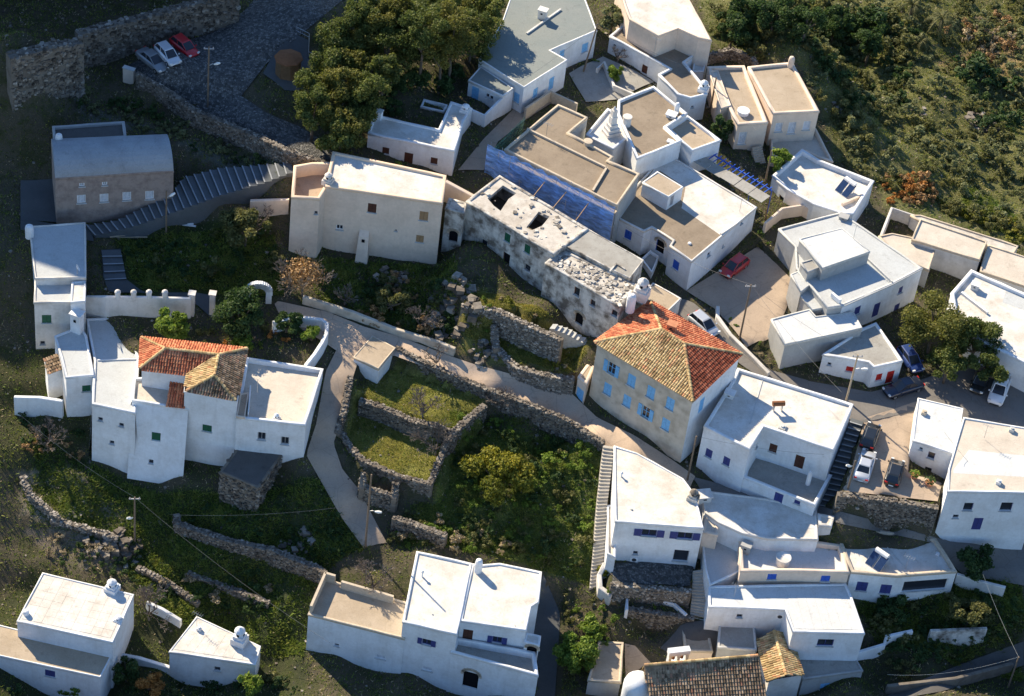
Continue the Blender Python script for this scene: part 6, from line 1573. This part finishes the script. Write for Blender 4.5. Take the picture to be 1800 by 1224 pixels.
shrubs(hillp, 250, ['leaf_sage', 'leaf_sage', 'leaf_olive', 'leaf_olive'], .7, 1.5, 'grey-green scrub bush on the hillside at the upper right', 'scrub on the hillside', 71, 'sage_bush', mind=1.3)
shrubs([(1265, -10), (1470, -10), (1600, 60), (1590, 200), (1500, 190), (1440, 110), (1380, 60), (1270, 66)], 95, ['leaf_dark', 'leaf_dark', 'leaf_dark', 'leaf_olive'], 1.0, 1.9, 'dark green bush in the shaded fold of the hillside', 'dark bushes on the hillside', 72, 'dark_bush')  # dense dark bushes added, standing in for the fold's shade
shrubs([(1690, 130), (1780, 110), (1785, 235), (1700, 220)], 9, ['leaf_dark'], 1.5, 2.2, 'big dark olive-green thicket bush near the right edge of the hillside', 'thicket at the hillside edge', 73, 'thicket_bush')
shrubs([(1545, 310), (1650, 320), (1640, 355), (1560, 360)], 16, ['leaf_rust', 'leaf_brown'], .7, 1.1, 'rust-orange scrub bush above the walled yard', 'orange scrub', 74, 'rust_bush')
shrubs([(1650, 355), (1790, 395), (1790, 428), (1660, 375)], 18, ['leaf_yellow', 'leaf_olive'], .6, 1.0, 'yellow-flowered scrub bush behind the long low house', 'yellow scrub', 75, 'broom_bush')
shrubs([(1650, 60), (1785, 15), (1785, 110), (1690, 130)], 24, ['leaf_dry', 'leaf_brown', 'leaf_dry'], .6, 1.1, 'dry brown scrub at the top right corner', 'dry scrub', 76, 'dry_bush')
shrubs([(800, 735), (905, 745), (1035, 775), (1055, 800), (1035, 1010), (945, 985), (790, 935), (800, 850)], 95, ['leaf_bright', 'leaf_bright', 'leaf_dark', 'leaf_olive'], .45, .95, 'leafy green bush on the overgrown slope left of the long stairs', 'bushes of the overgrown slope', 77, 'slope_bush')
shrubs([(700, 900), (860, 930), (940, 985), (740, 965), (690, 960)], 26, ['leaf_bright', 'leaf_dry', 'leaf_olive'], .5, .95, 'mixed bush above the bottom white house', 'bushes above the bottom house', 78, 'slope_bush')
shrubs([(600, 560), (790, 600), (800, 500), (720, 480), (640, 500)], 34, ['leaf_dark', 'leaf_brown', 'leaf_olive'], .5, 1.0, 'dark bush in the shaded thicket below the cream building', 'bushes of the shaded thicket', 79, 'thicket_bush')
shrubs([(200, 420), (480, 400), (500, 510), (240, 500)], 26, ['leaf_dark', 'leaf_dark', 'leaf_olive'], .5, 1.0, 'dark bush in the shaded garden below the stairs', 'bushes of the shaded garden', 80, 'garden_bush')
shrubs([(90, 180), (240, 165), (470, 280), (430, 300), (310, 250), (200, 210)], 34, ['leaf_dark', 'leaf_sage'], .5, 1.1, 'dark scrub bush in the hollow behind the church', 'scrub behind the church', 81, 'scrub_bush')
shrubs([(350, 890), (560, 880), (640, 960), (560, 990), (480, 940), (330, 910)], 30, ['leaf_dark'], .4, .8, 'dark bush on the shaded slope below the stone hut', 'bushes below the stone hut', 82, 'slope_bush')
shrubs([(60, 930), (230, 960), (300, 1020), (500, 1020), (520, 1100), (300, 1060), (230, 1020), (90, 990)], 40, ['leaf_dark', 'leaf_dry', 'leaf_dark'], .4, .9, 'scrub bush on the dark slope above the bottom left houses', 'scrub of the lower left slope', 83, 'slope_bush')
shrubs([(820, 500), (900, 530), (1010, 600), (1000, 650), (880, 620), (820, 560)], 26, ['leaf_yellow', 'leaf_bright', 'leaf_dry'], .3, .6, 'small yellow-green weed bush on the terraces below the ruins', 'weeds on the ruin terraces', 84, 'weed_bush')
shrubs([(20, 1200), (300, 1190), (540, 1170), (540, 1224), (20, 1224)], 16, ['leaf_dark', 'leaf_olive'], .5, 1.0, 'dark bush along the bottom edge by the bottom left houses', 'bushes at the bottom left edge', 92, 'garden_bush')
shrubs([(40, 640), (60, 740), (150, 760), (140, 810), (40, 800)], 14, ['leaf_dark', 'leaf_brown'], .4, .8, 'dark bush at the foot of the left boundary wall', 'bushes by the left boundary wall', 93, 'garden_bush')
shrubs([(1530, 1080), (1680, 1050), (1790, 1060), (1790, 1120), (1700, 1150), (1580, 1195), (1530, 1140)], 60, ['leaf_dark', 'leaf_dark', 'leaf_olive'], .5, 1.1, 'dark bush in the shaded garden at the bottom right', 'bushes of the bottom right garden', 85, 'garden_bush')
shrubs([(970, 1030), (1080, 1040), (1100, 1080), (1000, 1220), (975, 1120)], 22, ['leaf_bright', 'leaf_olive'], .4, .8, 'green bush between the bottom house and the planter', 'bushes by the planter', 86, 'slope_bush')
shrubs([(1105, 1045), (1200, 1066), (1205, 1082), (1110, 1068)], 9, ['leaf_bright', 'leaf_dry'], .25, .5, 'small plant inside the white-walled planter', 'planter plants', 87, 'planter_plant')
shrubs([(250, 590), (480, 570), (530, 600), (430, 620)], 10, ['leaf_olive', 'leaf_bright', 'leaf_rust'], .4, .7, 'garden shrub behind the left tiled roof', 'shrubs behind the tiled roof', 88, 'garden_bush')
shrubs([(1265, 545), (1310, 600), (1355, 650), (1340, 600), (1310, 560)], 12, ['leaf_bright', 'leaf_dry'], .25, .45, 'weed tuft along the pale kerb wall of the yard', 'weeds along the kerb', 89, 'weed_bush')
shrubs([(1310, 380), (1350, 370), (1350, 440), (1320, 430)], 8, ['leaf_olive', 'leaf_bright'], .3, .6, 'weed bush between the white house and the grey house', 'weeds between the houses', 90, 'weed_bush')
shrubs([(1022, 115), (1058, 104), (1050, 128), (1020, 138)], 7, ['leaf_dark', 'leaf_bright'], .3, .55, 'small plant in the court below the grey-green roof', 'court plants', 91, 'garden_bush')
# grass as stuff
def grass(name, region, n, mat, hmin, hmax, seed, label):
    r = np.random.default_rng(seed); poly = regT(region); xs = [p.x for p in poly]; ys = [p.y for p in poly]
    X = r.uniform(min(xs), max(xs), n*3); Y = r.uniform(min(ys), max(ys), n*3); ok = inpoly(X, Y, poly); u_ = ((X-GX0)/GS).astype(int).clip(0, GNX-1); v_ = ((Y-GY0)/GS).astype(int).clip(0, GNY-1); ok &= ~RMASK[v_, u_]
    dn = vnoise(X, Y, 1.7, seed)+vnoise(X, Y, .7, seed+1); ok &= dn > r.uniform(-.75, .35, len(X))
    X, Y, dn = X[ok][:n], Y[ok][:n], dn[ok][:n]; m = len(X); Z = np.array([th(x, y) for x, y in zip(X, Y)])
    a = r.uniform(0, 6.283, m); h_ = r.uniform(hmin, hmax, m); w_ = h_*.35; ca, sa = np.cos(a)*w_, np.sin(a)*w_; lx, ly = r.normal(0, .9, m)*h_, r.normal(0, .9, m)*h_
    V = np.stack([np.stack([X-ca, Y-sa, Z-.03], 1), np.stack([X+ca, Y+sa, Z-.03], 1), np.stack([X+lx, Y+ly, Z+h_], 1)], 1).reshape(-1, 3)
    o = mk(name, V, [(3*i, 3*i+1, 3*i+2) for i in range(m)], mat, None, False, np.repeat(np.clip(.5+dn*.6+r.normal(0, .15, m), 0, 1), 3)); tag(o, label, 'grass', None, 'stuff')
grass('grass', [(626, 664), (665, 664), (700, 625), (855, 688), (845, 735), (798, 766), (628, 708)], 40000, 'grass_olive', .03, .09, 201, 'short olive grass on the upper terrace')
grass('grass', [(612, 735), (632, 725), (785, 785), (770, 855), (700, 842), (630, 812), (606, 785)], 40000, 'grass_olive', .03, .09, 202, 'short yellow-green grass on the lower terrace')
grass('grass', [(812, 500), (905, 530), (1040, 610), (1005, 665), (880, 625), (815, 590)], 24000, 'grass_olive', .05, .16, 203, 'rough yellow-green grass on the terraces below the ruins')
grass('ground_cover', [(790, 725), (900, 725), (1045, 765), (1058, 800), (1038, 1030), (945, 1000), (700, 965), (690, 910), (790, 860)], 50000, 'grass_green', .06, .2, 204, 'dense green ground cover on the overgrown slope')
grass('ground_cover', hillp, 26000, 'grass_olive', .06, .18, 205, 'dry grass and herbs between the hillside bushes')
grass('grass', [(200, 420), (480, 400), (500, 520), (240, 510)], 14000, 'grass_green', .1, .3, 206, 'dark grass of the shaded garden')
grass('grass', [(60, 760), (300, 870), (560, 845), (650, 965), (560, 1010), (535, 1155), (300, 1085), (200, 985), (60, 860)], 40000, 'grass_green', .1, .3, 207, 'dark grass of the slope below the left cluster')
grass('grass', [(1690, 330), (1740, 345), (1790, 390), (1790, 420), (1700, 385)], 6000, 'grass_green', .1, .25, 208, 'fresh green grass patch on the hillside')
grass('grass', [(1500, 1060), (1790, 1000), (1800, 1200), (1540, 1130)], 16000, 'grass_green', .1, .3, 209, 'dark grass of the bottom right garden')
grass('grass', [(520, 440), (800, 450), (800, 600), (560, 525)], 14000, 'grass_green', .1, .3, 210, 'dark undergrowth below the cream building')
grass('grass', [(36, 860), (120, 830), (260, 930), (250, 970), (60, 930)], 6000, 'grass_green', .08, .22, 211, 'green grass strips on the sunlit slope at the left')
pot('terracotta pot with a plant near the parked cars', 1606, 842, .4); pot('second potted plant by the house beside the parked cars', 1632, 855, .45, 'terracotta', 'leaf_dark')
pot('potted plant by the door of the pine-shaded white house', 700, 296, .3, 'terracotta', 'leaf_bright')
# rock outcrops and loose stones
for i, (x, y, s, lab) in enumerate(((1728, 216, 1.0, 'brown rock outcrop near the thicket at the right edge of the hillside'), (1612, 196, .6, 'small rock among the hillside bushes'), (1478, 190, .5, 'small rocks at the foot of the three-window house'), (215, 962, 1.0, 'brown rock outcrop above the panelled roof house'), (170, 958, .9, 'rock outcrop at the edge of the sunlit left slope'), (795, 520, 1.1, 'upper part of the shaded rock face left of the ruin terraces'), (798, 560, 1.2, 'lower part of the shaded rock face left of the ruin terraces'), (690, 490, .8, 'rocks at the foot of the cream building'), (850, 625, .7, 'rocks beside the road below the ruin terraces'), (520, 960, .8, 'heap of grey stones on the dark slope'))):
    q = T(x, y); t = thing('rock_outcrop', lab, 'rock', q); mb = MB()
    for k in range(34):
        a = random.uniform(0, 6.28); r_ = random.random()**.5*s*2.0; X, Y = q.x+math.cos(a)*r_, q.y+math.sin(a)*r_
        blob_stone(mb, (X, Y, th(X, Y)+random.uniform(-.1, .25)*s*(1.6-r_/s/1.6)), random.uniform(.25, 1.0)*s, .8)
    o = mb.build('stones', 'stone', t); o['kind'] = 'stuff'
FR = [(-20, -20), (1820, -20), (1820, 1244), (-20, 1244)]
mb = MB(); poly = [P(a, b, 0) for a, b in FR]; xs = [p.x for p in poly]; ys = [p.y for p in poly]; k = 0
while k < 5000:
    x, y = random.uniform(min(xs), max(xs)), random.uniform(min(ys), max(ys))
    if RMASK[min(max(int((y-GY0)/GS), 0), GNY-1), min(max(int((x-GX0)/GS), 0), GNX-1)] and random.random() < .93: continue
    blob_stone(mb, (x, y, th(x, y)+.02), random.choice((.1, .14, .2, .3))*random.uniform(.7, 1.3), .6); k += 1
o = mb.build('loose_stones', 'stone'); tag(o, 'small stones strewn over the open ground', 'stones', None, 'stuff')
grass('weeds', FR, 190000, 'grass_green', .07, .24, 221, 'patchy weeds and grass over all open ground')
grass('dry_grass', FR, 70000, 'leaf_dry', .05, .2, 222, 'patchy dry grass over all open ground')
for (x, y, R_, lab) in ((700, 150, 1.5, 'dark understorey bush left in the grove shade'), (735, 140, 1.6, 'dark understorey bush in the middle of the grove shade'), (775, 150, 1.6, 'dark understorey bush right in the grove shade'), (690, 188, 1.2, 'dark bush just behind the pine-shaded white roof'), (800, 130, 1.4, 'dark bush at the right end of the grove shade')):  # dark bushes added to fill the gap, in place of grove shade
    tree(lab, x, y, R_, R_*.7, 'leaf_dark', 'garden_bush', H_=R_*.8, n=2200, size=.13, seed=int(x))
rubble_wall('low rubble terrace wall on the lower left slope', [(90, 915), (150, 930), (205, 948)], .7, .5, mat='stone_pale')
rubble_wall('broken rubble terrace wall above the small bottom left house', [(330, 1010), (400, 1035), (470, 1062)], .7, .5)
rubble_wall('rubble edging along the slope behind the bottom left houses', [(240, 1000), (300, 1030), (345, 1062)], .6, .5)
